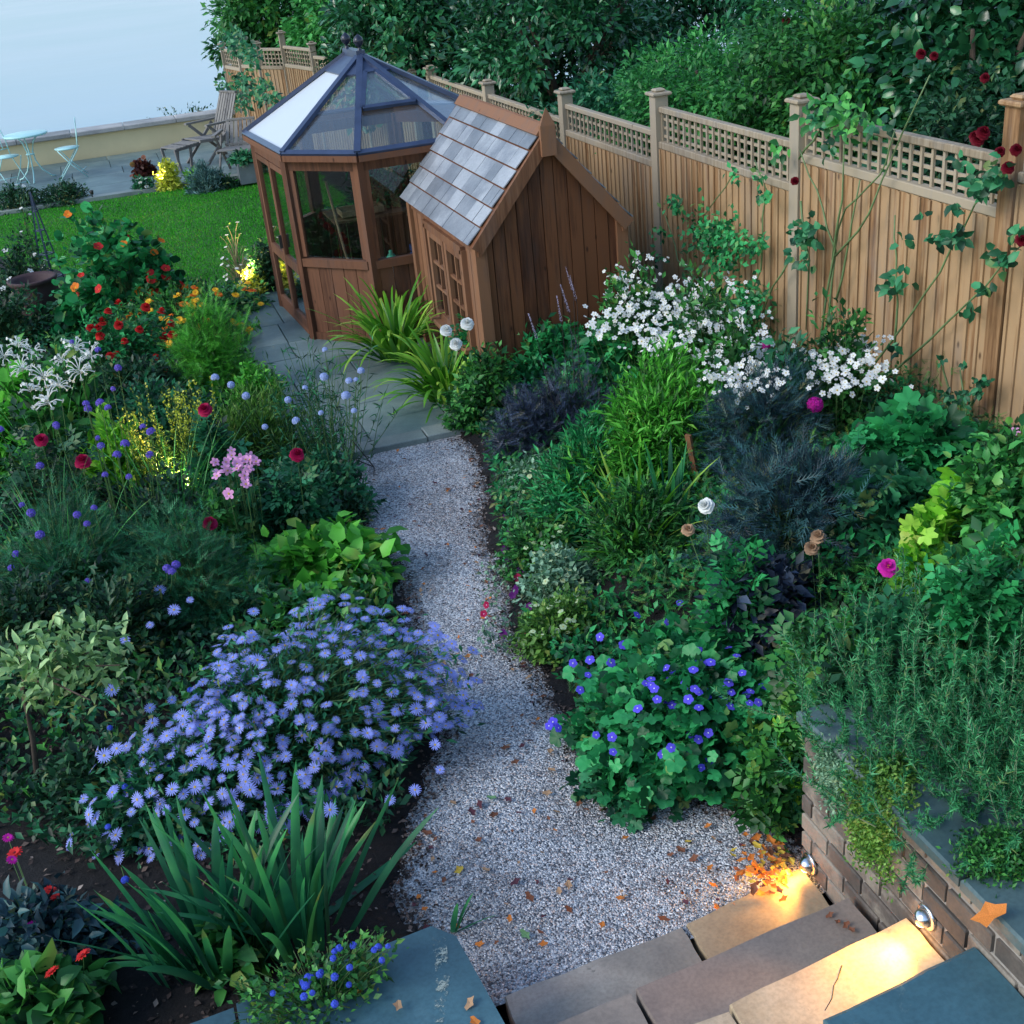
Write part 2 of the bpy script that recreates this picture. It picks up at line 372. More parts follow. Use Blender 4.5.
def norm(a): return a / np.maximum(np.linalg.norm(a, axis=-1, keepdims=True), 1e-9)

# leaf templates: (along, across, up), faces
def _palm(n=5, dep=.3, k=20):
    vs = [(.42, 0, .0)]
    for i in range(k):
        t = i / (k - 1); a = PI - .3 - (2 * PI - .6) * t; q = abs(math.sin(t * n * PI)); r = .56 * (1 - dep + dep * q ** .7)
        vs.append((.45 + r * math.cos(a), r * math.sin(a), .05 - .13 * q))
    return vs, [(0, i + 2, i + 1) for i in range(k - 1)]
def _lobed(n=7, inner=.55):
    vs = [(.45, 0, 0)]; k = n * 2
    for i in range(k):
        a = PI - .35 - (2 * PI - .7) * i / (k - 1); r = .55 if i % 2 == 1 else .55 * inner
        vs.append((.45 + r * math.cos(a), r * math.sin(a) * 1.0, -.08 if i % 2 else .03))
    return vs, [(0, i + 2, i + 1) for i in range(k - 1)]
def _round():
    vs = [(.5, 0, -.06)] + [(.5 + .5 * math.cos(a), .5 * math.sin(a), .05 * math.cos(3 * a)) for a in [2 * PI * i / 8 for i in range(8)]]
    return vs, [(0, i + 1, (i + 1) % 8 + 1) for i in range(8)]
def _feather(n=5, wd=.035):
    vs = []; fs = []
    for i in range(n):
        t = i / n; k = len(vs); vs += [(t - .02, 0, 0), (t + .06, 0, 0), (t + .32, .34 * (1 - t * .5), .05)]; fs.append((k, k + 1, k + 2))
        k = len(vs); vs += [(t - .02, 0, 0), (t + .06, 0, 0), (t + .32, -.34 * (1 - t * .5), .05)]; fs.append((k + 1, k, k + 2))
    k = len(vs); vs += [(0, wd, 0), (0, -wd, 0), (1.1, 0, -.05)]; fs.append((k, k + 1, k + 2))
    return vs, fs
def _compound():   # rose / jasmine spray: five leaflets
    vs = []; fs = []
    for (x, y, a, s) in ((.0, 0, 1.0, .42), (.0, 0, -1.0, .42), (.32, 0, .9, .45), (.32, 0, -.9, .45), (.5, 0, 0, .5)):
        k = len(vs); c, s_ = math.cos(a), math.sin(a)
        for (u, v_, w_) in ((0, 0, 0), (.45, .3, .05), (1, 0, -.08), (.45, -.3, .05)):
            u *= s; v_ *= s; vs.append((x + u * c - v_ * s_, y + u * s_ + v_ * c, w_ * s))
        fs += [(k, k + 2, k + 1), (k, k + 3, k + 2)]
    return vs, fs
TPL = dict(cheap=([(0, 0, 0), (.45, .5, .07), (1, 0, -.08), (.45, -.5, .07)], [(0, 2, 1), (0, 3, 2)]),
           leaf=([(0, 0, 0), (.3, .45, .08), (.35, 0, -.02), (.3, -.45, .08), (.7, .33, .04), (.7, 0, -.05), (.7, -.33, .04), (1, 0, -.18)],
                 [(0, 2, 1), (0, 3, 2), (1, 2, 5, 4), (2, 3, 6, 5), (4, 5, 7), (5, 6, 7)]),
           lobed=_palm(5, .3), maple=_palm(5, .36, 16), round=_round(), feather=_feather(), compound=_compound(),
           needle=([(0, .5, 0), (0, -.5, 0), (1, 0, 0)], [(0, 1, 2)]))
def leaves(tpl, pos, d, nrm, L, W, rnd=None):
    tv, tf = TPL[tpl]; tv = np.array(tv); n = len(pos)
    d = norm(d); s = norm(np.cross(nrm, d)); u = np.cross(d, s)
    L = np.broadcast_to(L, (n,)); W = np.broadcast_to(W, (n,))
    V = pos[:, None, :] + d[:, None, :] * (tv[:, 0][None, :, None] * L[:, None, None]) + s[:, None, :] * (tv[:, 1][None, :, None] * W[:, None, None]) + u[:, None, :] * (tv[:, 2][None, :, None] * L[:, None, None])
    k = len(tv); lp = np.concatenate([np.array(f) for f in tf]); tot = np.array([len(f) for f in tf])
    Fc = (lp[None, :] + (np.arange(n) * k)[:, None]).ravel(); T = np.tile(tot, n)
    r = RG.random(n) if rnd is None else rnd
    return V.reshape(-1, 3), Fc, T, np.repeat(r, k)
def tubes(P, r0, r1, n=3):
    """P (N,K,3) stems"""
    N, K, _ = P.shape; t = np.gradient(P, axis=1); t = norm(t)
    x = norm(np.cross(t, np.array([.31, .22, .92]))); y = np.cross(t, x)
    rr = np.linspace(1, 0, K)[None, :, None] * (np.reshape(r0, (-1, 1, 1)) - r1) + r1
    ring = [P + (x * math.cos(a) + y * math.sin(a)) * rr for a in [2 * PI * i / n for i in range(n)]]
    V = np.stack(ring, 2).reshape(-1, 3)
    q = []
    for i in range(K - 1):
        for k in range(n): q.append((i * n + k, i * n + (k + 1) % n, (i + 1) * n + (k + 1) % n, (i + 1) * n + k))
    q = np.array(q).ravel(); Fc = (q[None, :] + (np.arange(N) * K * n)[:, None]).ravel()
    return V, Fc, np.full(N * (K - 1) * n, 4), np.repeat(RG.random(N), K * n)
def join(*gs):
    V = []; Fc = []; T = []; R_ = []; o = 0
    for g in gs: V.append(g[0]); Fc.append(g[1] + o); T.append(g[2]); R_.append(g[3]); o += len(g[0])
    return np.concatenate(V), np.concatenate(Fc), np.concatenate(T), np.concatenate(R_)
def put(name, g, mat, parent, off=None):
    off = np.array(parent.location) if off is None and parent is not None else (np.zeros(3) if off is None else off)
    return link(name, npmesh(name, g[0] - off, g[1], g[2], [mat], g[3]), parent)
def lump(dirs, seed, amp=.22):
    r = np.random.default_rng(seed); s = np.zeros(len(dirs))
    for _ in range(5):
        k = norm(r.normal(size=3)) * r.uniform(2, 5.5); s += np.sin(dirs @ k + r.uniform(0, 6))
    return 1 + amp * s / 2.2
_seed = [100]
def shrub(name, label, cat, base, rx, ry, h, n=120, per=16, L=.05, W=.5, tpl='cheap', mat='leaf_mid', stem='stem_green', group=None,
          spread=.05, droop=.2, up=.25, tmin=.35, stem_r=.004, amp=.22, flat=1.0, part='foliage', h0=0.0, parent=None, jit=.5, inner=.12):
    """a plant: stems rise from the base and end on an uneven dome; leaves sit along their outer part. returns root, tips, outward dirs"""
    _seed[0] += 1; base = np.array(base, float)
    root = parent if parent is not None else empty(name, base, label, cat, group)
    az = RG.uniform(0, 2 * PI, n); cz = RG.uniform(-.12, 1, n); sz = np.sqrt(np.maximum(0, 1 - cz ** 2))
    dirs = np.stack([sz * np.cos(az), sz * np.sin(az), cz], 1)
    rad = lump(dirs, _seed[0], amp) * RG.uniform(.72, 1.04, n)
    tip = base + np.array([0, 0, h0]) + dirs * rad[:, None] * np.array([rx, ry, h]) * np.array([1, 1, flat])
    tip[:, 2] = np.maximum(tip[:, 2], base[2] + .02)
    st = base + np.stack([RG.normal(0, inner, n) * rx, RG.normal(0, inner, n) * ry, np.full(n, -.01)], 1)
    ctl = (st * .55 + tip * .45); ctl[:, 2] = base[2] + (tip[:, 2] - base[2]) * .85
    K = 6; t = np.linspace(0, 1, K)[None, :, None]
    P = st[:, None] * (1 - t) ** 2 + 2 * ctl[:, None] * t * (1 - t) + tip[:, None] * t ** 2
    gt = tubes(P, np.full(n, stem_r), stem_r * .35)
    put('stems', gt, stem, root)
    N = n * per; si = np.repeat(np.arange(n), per); tt = RG.uniform(tmin, 1.0, N) ** .8
    T1 = tt[:, None]
    pos = st[si] * (1 - T1) ** 2 + 2 * ctl[si] * T1 * (1 - T1) + tip[si] * T1 ** 2
    tan = norm(2 * (1 - T1) * (ctl[si] - st[si]) + 2 * T1 * (tip[si] - ctl[si]))
    pos = pos + RG.normal(0, spread * .5, (N, 3)); pos[:, 2] = np.maximum(pos[:, 2], base[2] + .015)
    rd = norm(RG.normal(size=(N, 3)))
    d = tan * .5 + rd * .9 + dirs[si] * .35 + np.array([0, 0, up - droop])
    nm = norm(np.array([0, 0, 1.0]) + dirs[si] * .6 + RG.normal(0, jit, (N, 3)))
    Ls = L * RG.uniform(.45, 1.35, N)
    put(part, leaves(tpl, pos, d, nm, Ls, Ls * W), mat, root)
    return root, tip, dirs
def blades(name, base, n, L, W, root, mat, lean=.5, arch=.8, rbase=.05, seg=8, az0=None, azs=PI, part='leaves', brown=False):
    base = np.array(base, float)
    az = RG.uniform(-azs, azs, n) + (0 if az0 is None else az0)
    ln = np.abs(RG.normal(0, lean, n)) + .06; Ls = L * RG.uniform(.6, 1.1, n); Ws = W * RG.uniform(.7, 1.15, n)
    b0 = base + np.stack([np.cos(az) * RG.random(n) * rbase, np.sin(az) * RG.random(n) * rbase, np.zeros(n)], 1)
    t = np.linspace(0, 1, seg + 1); ang = ln[:, None] + arch * RG.uniform(.3, 1.2, n)[:, None] * t[None, :] ** 1.6
    ds = Ls / seg
    hx = np.cumsum(np.sin(ang), 1) - np.sin(ang[:, :1]); hz = np.cumsum(np.cos(ang), 1) - np.cos(ang[:, :1])
    hx *= ds[:, None]; hz *= ds[:, None]
    rad = np.stack([np.cos(az), np.sin(az), 0 * az], 1)
    C = b0[:, None] + rad[:, None] * hx[:, :, None] + np.array([0, 0, 1.])[None, None] * hz[:, :, None]
    C[:, :, 2] = np.maximum(C[:, :, 2], base[2] + .01 + 0 * C[:, :, 2])
    tw = az + PI / 2 + RG.normal(0, .5, n)
    side = np.stack([np.cos(tw), np.sin(tw), 0 * tw], 1)
    wp = np.minimum(1, .55 + t * 1.6) * np.sqrt(np.maximum(0, 1 - t ** 2.6)); wp[-1] = .02
    nrm_ = norm(np.cross(side[:, None], np.gradient(C, axis=1)))
    Lf = C + side[:, None] * (Ws[:, None] * wp)[:, :, None] * .5 + nrm_ * (Ws[:, None] * wp * .12)[:, :, None]
    Rt = C - side[:, None] * (Ws[:, None] * wp)[:, :, None] * .5 + nrm_ * (Ws[:, None] * wp * .12)[:, :, None]
    V = np.stack([Lf, C, Rt], 2).reshape(-1, 3); q = []
    for i in range(seg):
        a = i * 3; q += [a, a + 1, a + 4, a + 3, a + 1, a + 2, a + 5, a + 4]
    q = np.array(q); Fc = (q[None] + (np.arange(n) * (seg + 1) * 3)[:, None]).ravel()
    rnd = np.repeat(RG.random(n), (seg + 1) * 3)
    rnd = np.clip(rnd * .75 + np.tile(np.repeat(t ** 3, 3), n) * .35, 0, 1)
    return put(part, (V, Fc, np.full(n * seg * 2, 4), rnd), mat, root), C[:, -1]

# ------------------------------------------------------------------ flower heads (shared meshes)
def petal(mb, az, L, W, lift, curl=0.0, z0=0, mi=0, r0=0.0, notch=0.0, seg=2):
    c, s = math.cos(az), math.sin(az); vs = []
    prof = ((0, .25), (.5, .9), (.85, .8), (1 - notch, .25)) if seg > 2 else ((0, .3), (.6, 1.0), (1, .35))
    for t, wd in prof:
        x = r0 + L * t * math.cos(lift + curl * t); z = z0 + L * t * math.sin(lift + curl * t)
        for sg in (-.5, .5):
            y = sg * W * wd; vs.append((x * c - y * s, x * s + y * c, z + abs(sg) * W * .08))
    fs = [(2 * i, 2 * i + 1, 2 * i + 3, 2 * i + 2) for i in range(len(prof) - 1)]
    mb.add(vs, fs, mi, True)
def disc(mb, r, z, mi=1, n=8, dome=.4):
    vs = [(0, 0, z + r * dome)] + [(r * math.cos(2 * PI * i / n), r * math.sin(2 * PI * i / n), z) for i in range(n)]
    mb.add(vs, [(0, i + 1, (i + 1) % n + 1) for i in range(n)], mi, True)
FL = {}
def fl_daisy(key, pm, R_=.022, n=16, w_=.3, cm='p_center', lift=.25, cr=.2, double=0):
    mb = MB()
    for l in range(1 + double):
        for i in range(n): petal(mb, 2 * PI * (i + .5 * l) / n + random.uniform(-.08, .08), R_ * (1 - .25 * l) * random.uniform(.9, 1.05), R_ * w_, lift + .35 * l, curl=-.25, z0=.001 * l + .001, r0=R_ * .12)
    disc(mb, R_ * cr, .003 + .002 * double, 1); FL[key] = mb.mesh('flower_' + key, [pm, cm])
def fl_five(key, pm, R_=.02, n=5, cm='p_center', lift=.2, w_=1.05, cr=.18):
    mb = MB()
    for i in range(n): petal(mb, 2 * PI * i / n, R_, R_ * w_, lift, curl=-.2, seg=3)
    disc(mb, R_ * cr, .004, 1); FL[key] = mb.mesh('flower_' + key, [pm, cm])
def fl_rose(key, pm, R_=.04, layers=5, cm=None):
    mb = MB()
    for l in range(layers):
        n = 4 + 2 * (layers - l); u = l / layers
        for i in range(n):
            petal(mb, 2 * PI * i / n + l * .7 + random.uniform(-.15, .15), R_ * (1.0 - u * .45) * random.uniform(.88, 1.05), R_ * .8 * (1 - u * .35), .15 + u * 1.15, curl=-.35 + .9 * u, z0=.004 * l, seg=3)
    disc(mb, R_ * .2, R_ * .35, 1, dome=.8); FL[key] = mb.mesh('flower_' + key, [pm, cm or pm])
def fl_ball(key, pm, R_=.02, nf=30, fr=.4, cm='p_center', dome=1.0, five=True):
    mb = MB(); tmp = MB()
    for i in range(5): petal(tmp, 2 * PI * i / 5, R_ * fr, R_ * fr * .9, .15, seg=2)
    for k in range(nf):
        z = 1 - (k + .5) / nf * (1.25 if dome else 1.9); a = k * 2.39996; rr = math.sqrt(max(0, 1 - z * z))
        d = Vector((rr * math.cos(a), rr * math.sin(a), z)).normalized(); q = d.to_track_quat('Z', 'Y')
        mb.add([q @ Vector(v_) + d * R_ * random.uniform(.8, 1.05) for v_ in tmp.v], tmp.f, 0, True)
    FL[key] = mb.mesh('flower_' + key, [pm, cm])
def fl_trumpet(key, pm):   # long tubes hanging outward from one head, starry mouths
    mb = MB()
    for k in range(15):
        a = k * 2.4; el = random.uniform(-.5, .9); d = Vector((math.cos(a) * math.cos(el), math.sin(a) * math.cos(el), math.sin(el)))
        L = random.uniform(.07, .1); p0 = Vector((0, 0, random.uniform(-.02, .02))); p1 = p0 + d * L * .6 + Vector((0, 0, .012)); p2 = p0 + d * L
        mb.tube([p0, p1, p2], .0022, .0042, 5, 0)
        q = (p2 - p1).normalized().to_track_quat('Z', 'Y'); t_ = MB()
        for i in range(5): petal(t_, 2 * PI * i / 5, .013, .011, .1)
        mb.add([q @ Vector(v_) + p2 for v_ in t_.v], t_.f, 0, True)
    FL[key] = mb.mesh('flower_' + key, [pm])
def fl_spike(key, pm, L=.22, R_=.013):
    mb = MB(); mb.tube([(0, 0, 0), (.004, 0, L * .5), (0, .006, L)], .003, .001, 4, 1)
    for k in range(150):
        t = random.random(); a = random.uniform(0, 6.28); r = R_ * (1.05 - t * .55)
        d = Vector((math.cos(a), math.sin(a), .5)).normalized(); p = Vector((0, 0, L * (.08 + .92 * t))); s_ = d.cross(Vector((0, 0, 1))).normalized() * .0016
        mb.add([p + s_, p - s_, p + d * r + s_ * .5, p + d * r - s_ * .5], [(0, 1, 3, 2)], 0)
    FL[key] = mb.mesh('flower_' + key, [pm, 'stem_dark'])
fl_daisy('aster', 'p_aster', .027, 18, .2); fl_daisy('aster2', 'p_aster', .023, 16, .22, lift=.5)
fl_five('geranium', 'p_violet', .019, cm='p_white', cr=.16); fl_five('anemone', 'p_white', .026, 5, w_=.78, lift=.3); fl_five('white_small', 'p_white', .012, 5)
fl_rose('rose_white', 'p_white', .045); fl_rose('rose_crimson', 'p_crimson', .045); fl_rose('rose_red', 'p_deepred', .038); fl_rose('rose_magenta', 'p_magenta', .04, 3, 'p_yellow')
fl_rose('rose_scarlet', 'p_scarlet', .04); fl_rose('rose_tan', 'p_tan', .035, 4); fl_rose('rose_pink', 'p_pink', .035, 3, 'p_center')
fl_ball('phlox_white', 'p_white', .042, 42, .32); fl_ball('phlox_magenta', 'p_magenta', .045, 42, .3); fl_ball('verbena', 'p_verbena', .021, 26, .35)
fl_ball('scabious', 'p_sky', .028, 34, .42); fl_ball('ceanothus', 'p_blue', .017, 22, .45)
fl_five('pinkspray', 'p_pink', .021, 5, lift=.45, w_=.7); fl_five('petunia', 'p_plum', .028, 5, cm='p_plum', lift=.5); fl_five('petunia_red', 'p_crimson', .024, 5, cm='p_pink', lift=.5)
fl_daisy('zinnia_y', 'p_yellow', .026, 14, .4, double=1, cm='p_orange'); fl_daisy('zinnia_o', 'p_orange', .03, 12, .5, double=1, cm='p_scarlet')
fl_five('nasturtium_r', 'p_scarlet', .034, 5, cm='p_orange', lift=.5); fl_five('nasturtium_o', 'p_orange', .033, 5, cm='p_yellow', lift=.5)
fl_trumpet('nicotiana', 'p_white'); fl_spike('actaea', 'p_lilacwhite'); fl_five('cream_small', 'p_greenwhite', .015, 5)
fl_daisy('dahlia_red', 'p_scarlet', .034, 12, .4, cm='p_deepred', double=1)
fl_daisy('chrys_pink', 'p_magenta', .028, 14, .35, double=1)
def heads(root, key, pts, nrms, name='flower', s=(.85, 1.15), label=None, stems=None, stem_mat='stem_green', base=None, sr=.0022):
    """one linked mesh per bloom, each a part of its plant"""
    off = Vector(root.location)
    for i, (p, n_) in enumerate(zip(pts, nrms)):
        k = key if isinstance(key, str) else key[int(RG.integers(len(key)))]
        o = bpy.data.objects.new(name, FL[k]); COL.objects.link(o); o.parent = root
        o.location = Vector([float(x) for x in p]) - off
        q = Vector([float(x) for x in n_]).normalized().to_track_quat('Z', 'Y'); o.rotation_mode = 'QUATERNION'
        o.rotation_quaternion = q @ Euler((0, 0, float(RG.uniform(0, 6.28)))).to_quaternion()
        sc = float(RG.uniform(*s)); o.scale = (sc, sc, sc)
        if label: o['label'] = label
    if stems:
        P = []; b0 = np.array(root.location) if base is None else np.array(base)
        for p, n_ in zip(pts, nrms):
            p = np.array(p, float); a = b0 * (1 - stems) + np.array([p[0], p[1], b0[2]]) * stems
            c_ = np.array([p[0] * .7 + a[0] * .3, p[1] * .7 + a[1] * .3, (p[2] + a[2]) * .5]); t = np.linspace(0, 1, 6)[:, None]
            P.append(a * (1 - t) ** 2 + 2 * c_ * t * (1 - t) + p * t ** 2)
        if P: put('flower_stems', tubes(np.array(P), np.full(len(P), sr), sr * .7), stem_mat, root)
def headmass(root, key, pts, nrms, name='flowers', s=(.8, 1.1)):
    me = FL[key]; nv = len(me.vertices); co = np.empty(nv * 3, np.float32); me.vertices.foreach_get('co', co); co = co.reshape(-1, 3)
    nl = len(me.loops); lv = np.empty(nl, np.int32); me.loops.foreach_get('vertex_index', lv)
    npg = len(me.polygons); lt = np.empty(npg, np.int32); me.polygons.foreach_get('loop_total', lt); mi = np.empty(npg, np.int32); me.polygons.foreach_get('material_index', mi)
    pts = np.asarray(pts, float); n = len(pts); z = norm(np.asarray(nrms, float)); x = norm(np.cross(z, norm(RG.normal(size=(n, 3))))); y = np.cross(z, x)
    sc = RG.uniform(*s, n)[:, None, None]
    V = pts[:, None] + (x[:, None] * co[None, :, :1] + y[:, None] * co[None, :, 1:2] + z[:, None] * co[None, :, 2:3]) * sc
    Fc = (lv[None] + (np.arange(n) * nv)[:, None]).ravel()
    m_ = npmesh(name, V.reshape(-1, 3) - np.array(root.location), Fc, np.tile(lt, n), [q.name for q in me.materials], np.repeat(RG.random(n), nv), np.tile(mi, n))
    o = link(name, m_, root); o['kind'] = 'stuff'; return o
def pick(tip, dirs, k, zmin=.15, bias=None, cam_=(0, 0, 3.4)):
    """the k tips that stand highest and most open"""
    v = norm(np.array(cam_) - tip); s = (dirs * np.array([.7, .7, 1.0])).sum(1) * .3 + (dirs * v).sum(1) + RG.uniform(0, .5, len(tip))
    if bias is not None: s = s + bias
    return np.argsort(-s)[:k]
def tipn(dirs, lift=.7): return norm(dirs * .6 + np.array([0, 0, lift]) + RG.normal(0, .25, dirs.shape))

# ================================================================== GROUND
def xl(y): return np.interp(y, [0, 2.7, 3.6, 4.5, 5.5, 6.2, 7.0, 7.6, 8.6, 9.4, 10.6, 12.4, 12.9, 14, 15.5, 17], [.4, .42, .47, .86, 1.02, 1.06, .98, .97, .93, .93, .92, .98, .8, .1, -1.1, -1.6])
def xr(y): return np.interp(y, [3.1, 3.4, 3.8, 4.2, 5.0, 6, 7.1, 7.7, 8.2, 12, 30], [1.97, 1.95, 1.55, 1.42, 1.47, 1.62, 1.92, 2.02, 2.0, 2.9, 3.0])
def wob(x, y): return .022 * np.sin(4.3 * y + 1.3 * x) + .02 * np.sin(11.7 * y + 5 * x + 1.7 * np.sin(3.1 * y)) + .012 * np.sin(29 * y + 2 * np.sin(7 * y))
def bedL(x, y):
    d = xl(y) + wob(x, y) - x; return np.where(d > 0, np.minimum(d * .35, .05) + .03 * sst(0.2, 1.2, d), -.06 + np.maximum(d, -.1) * .2) + .01 * np.sin(9 * x + 3) * np.sin(8 * y)
def bedR(x, y):
    d = x - xr(y) - wob(x, y); S = np.interp(y, [0, 3, 5, 7, 9, 11, 30], [.62, .62, .52, .36, .16, .02, .02])
    z = np.where(d > 0, np.minimum(d * .35, .05) + S * sst(.15, 1.5, d), -.06 + np.maximum(d, -.1) * .2)
    near = .6 * sst(3.7, 3.1, y) * sst(2.0, 2.5, x); z = np.where(y < 3.12, np.where(x > 2.05, .62, -.1), np.where(near > .01, np.maximum(z, near), z))
    return z + .012 * np.sin(9 * x + 3) * np.sin(8 * y)
def bz(P):
    x, y = float(P[0]), float(P[1]); z = float(bedR(np.array(x), np.array(y))) if x > 1.3 and y < 30 and x > float(xr(np.array(y))) - .2 else float(bedL(np.array(x), np.array(y)))
    return max(z, 0)
def hfield(name, x0, x1, y0, y1, nx, ny, fn, mat):
    X, Y = np.meshgrid(np.linspace(x0, x1, nx), np.linspace(y0, y1, ny)); Z = fn(X, Y)
    V = np.stack([X, Y, Z], 2).reshape(-1, 3); i = np.arange(nx - 1)[None] + (np.arange(ny - 1) * nx)[:, None]
    Fc = np.stack([i, i + 1, i + nx + 1, i + nx], 2).reshape(-1)
    o = link(name, npmesh(name, V, Fc, np.full((nx - 1) * (ny - 1), 4), [mat])); o['kind'] = 'structure'; return o
def sheet(name, poly, z, mat):
    mb = MB(); mb.add([(p[0], p[1], z) for p in poly], [tuple(range(len(poly)))]); o = mb.build(name, mat); o['kind'] = 'structure'; return o
hfield('left_bed_soil', -4, 1.35, 1.6, 17.5, 110, 300, bedL, 'soil')
hfield('right_bed_soil', 1.3, 4.35, 1.2, 23.3, 100, 420, bedR, 'soil')
sheet('ground', [(-60, -12), (80, -12), (80, 24.2), (-60, 24.2)], -.16, 'soil')
hfield('neighbour_ground', 4.35, 60, 1.2, 24.2, 30, 20, lambda x, y: .1 + 0 * x, 'soil')
sheet('water', [(-3000, 24.2), (3000, 24.2), (3000, 4200), (-3000, 4200)], -.9, 'water')
mb = MB(); mb.box((10, 24.3, -.6), (140, .2, 1.0)); tag(mb.build('river_embankment', 'concrete'), kind='structure')
sheet('gravel_path', [(.1, 2.93), (1.93, 2.93), (2.4, 3.2), (2.4, 7.85), (.1, 7.85)], 0, 'gravel')
# loose stones lying on the path
N = 36000; px_ = RG.uniform(.3, 2.2, N); py_ = 2.98 + (RG.random(N) ** 1.5) * 4.8
ok = (px_ > xl(py_) - .05) & (px_ < np.where(py_ < 3.15, 1.9, xr(py_) + .05)); px_, py_ = px_[ok], py_[ok]; N = len(px_)
oct_ = np.array([(1, 0, 0), (0, 1, 0), (-1, 0, 0), (0, -1, 0), (0, 0, 1), (0, 0, -1.)]); of = np.array([0, 1, 4, 1, 2, 4, 2, 3, 4, 3, 0, 4, 1, 0, 5, 2, 1, 5, 3, 2, 5, 0, 3, 5])
ang = RG.uniform(0, 6.28, N); sx = RG.uniform(.0022, .006, N); sy = sx * RG.uniform(.6, 1, N); sz_ = sx * RG.uniform(.5, .9, N)
v0 = oct_[None] + RG.normal(0, .15, (N, 6, 3)); v0 = v0 * np.stack([sx, sy, sz_], 1)[:, None]
ca, sa = np.cos(ang)[:, None], np.sin(ang)[:, None]
V = np.stack([v0[:, :, 0] * ca - v0[:, :, 1] * sa + px_[:, None], v0[:, :, 0] * sa + v0[:, :, 1] * ca + py_[:, None], v0[:, :, 2] + sz_[:, None] * .6], 2)
o = link('gravel', npmesh('gravel', V.reshape(-1, 3), (of[None] + (np.arange(N) * 6)[:, None]).ravel(), np.full(N * 8, 3), ['pebble'], np.repeat(RG.random(N), 6), smooth=False)); o['kind'] = 'stuff'
# bark chips and dead leaf litter over the beds
def chips(name, n, fx, fn, L=.03):
    x, y = fx(n); z = fn(x, y); ok = z > .0; x, y, z = x[ok], y[ok], z[ok]; n = len(x)
    pos = np.stack([x, y, z + RG.uniform(.002, .015, n)], 1); d = norm(RG.normal(size=(n, 3)) * np.array([1, 1, .25])); nm = norm(np.array([0, 0, 1]) + RG.normal(0, .35, (n, 3)))
    Ls = L * RG.uniform(.3, 1.2, n); o = link(name, npmesh(name, *[q for q in leaves('cheap', pos, d, nm, Ls, Ls * .6)][:3], ['chips'], None)); 
    at = o.data.attributes.new('rnd', 'FLOAT', 'POINT'); at.data.foreach_set('value', np.repeat(RG.random(n), 4).astype(np.float32)); o['kind'] = 'stuff'
chips('bark_mulch', 14000, lambda n: (RG.uniform(-1.6, 1.2, n), 1.9 + RG.random(n) ** 1.4 * 9), bedL)
chips('leaf_litter', 8000, lambda n: (RG.uniform(1.4, 4, n), 2.2 + RG.random(n) ** 1.4 * 7), bedR)

def spill(name, n, f, sgn, mat_='chips'):
    y = 3.0 + RG.random(n) * 4.8; x = f(y) + wob(f(y), y) + sgn * np.abs(RG.normal(0, .06, n)) - sgn * .03; z = np.full(n, .008); pos = np.stack([x, y, z + RG.uniform(0, .008, n)], 1)
    Ls = RG.uniform(.006, .026, n); g = leaves('cheap', pos, norm(RG.normal(size=(n, 3)) * np.array([1, 1, .2])), norm(UPV + RG.normal(0, .3, (n, 3))), Ls, Ls * .6); o = link(name, npmesh(name, g[0], g[1], g[2], [mat_], g[3])); o['kind'] = 'stuff'
UPV = np.array([0, 0, 1.]); spill('edge_litter', 3500, xl, 1); spill('edge_litter', 3500, xr, -1)
# paving round the greenhouse: slabs laid as individual stones in one path
def paved(name, x0, x1, y0, y1, sx, sy, z, mats, clip=None, gap=.008, th=.05, skew=0):
    mb = MB(); y = y0; row = 0
    while y < y1 - .05:
        hh = min(sy * random.choice((.75, 1, 1.25)), y1 - y); x = x0 - random.uniform(0, sx * .5) * (row % 2)
        while x < x1 - .03:
            ww = sx * random.choice((.8, 1, 1.3)); a, b_ = max(x, x0), min(x + ww, x1)
            if b_ - a > .06 and (clip is None or clip((a + b_) / 2, y + hh / 2)):
                mb.box(((a + b_) / 2, y + hh / 2, z - th / 2 + random.uniform(-.002, .002)), (b_ - a - gap, hh - gap, th), bev=.004)
            x += ww
        y += hh; row += 1
    o = mb.build(name, mats); o['kind'] = 'structure'; return o
paved('stone_path', .6, 2.9, 8.02, 13.0, .78, .62, .03, 'slate_paving')
mb = MB(); mb.box((1.2, 7.93, .012), (1.1, .17, .06), bev=.006); mb.box((2.1, 7.95, .012), (.68, .19, .06), bev=.006); mb.box((2.06, 8.6, .03), (.09, 1.1, .05), bev=.006)
o = mb.build('path_edging', 'paving_edge'); o['kind'] = 'structure'
sheet('path_bedding', [(.3, 7.85), (3.3, 7.85), (3.3, 13.2), (.3, 13.2)], -.03, 'mortar')
sheet('lawn', [(-9, 12.7), (4.2, 12.7), (4.2, 19.1), (-9, 19.1)], .02, 'turf')
N = 90000; x = RG.uniform(-2.6, 3.2, N); y = RG.uniform(12.8, 19.05, N); ok = (x > xl(y) - .3); x, y = x[ok], y[ok]; N = len(x)
d = norm(np.stack([RG.normal(0, .5, N), RG.normal(0, .5, N), np.ones(N)], 1)); Ls = RG.uniform(.02, .04, N)
g = leaves('needle', np.stack([x, y, np.full(N, .015)], 1), d, norm(RG.normal(size=(N, 3)) * np.array([1, 1, .1])), Ls, .011)
o = link('grass', npmesh('grass', g[0], g[1], g[2], ['grass_blade'], g[3])); o['kind'] = 'stuff'
paved('terrace', -9, 3.2, 19.3, 23.05, 1.0, .7, .05, 'slate_paving', th=.08)
mb = MB(); mb.box((-2.6, 19.2, .03), (12, .18, .09), bev=.006); o = mb.build('terrace_edging', 'paving_edge'); o['kind'] = 'structure'

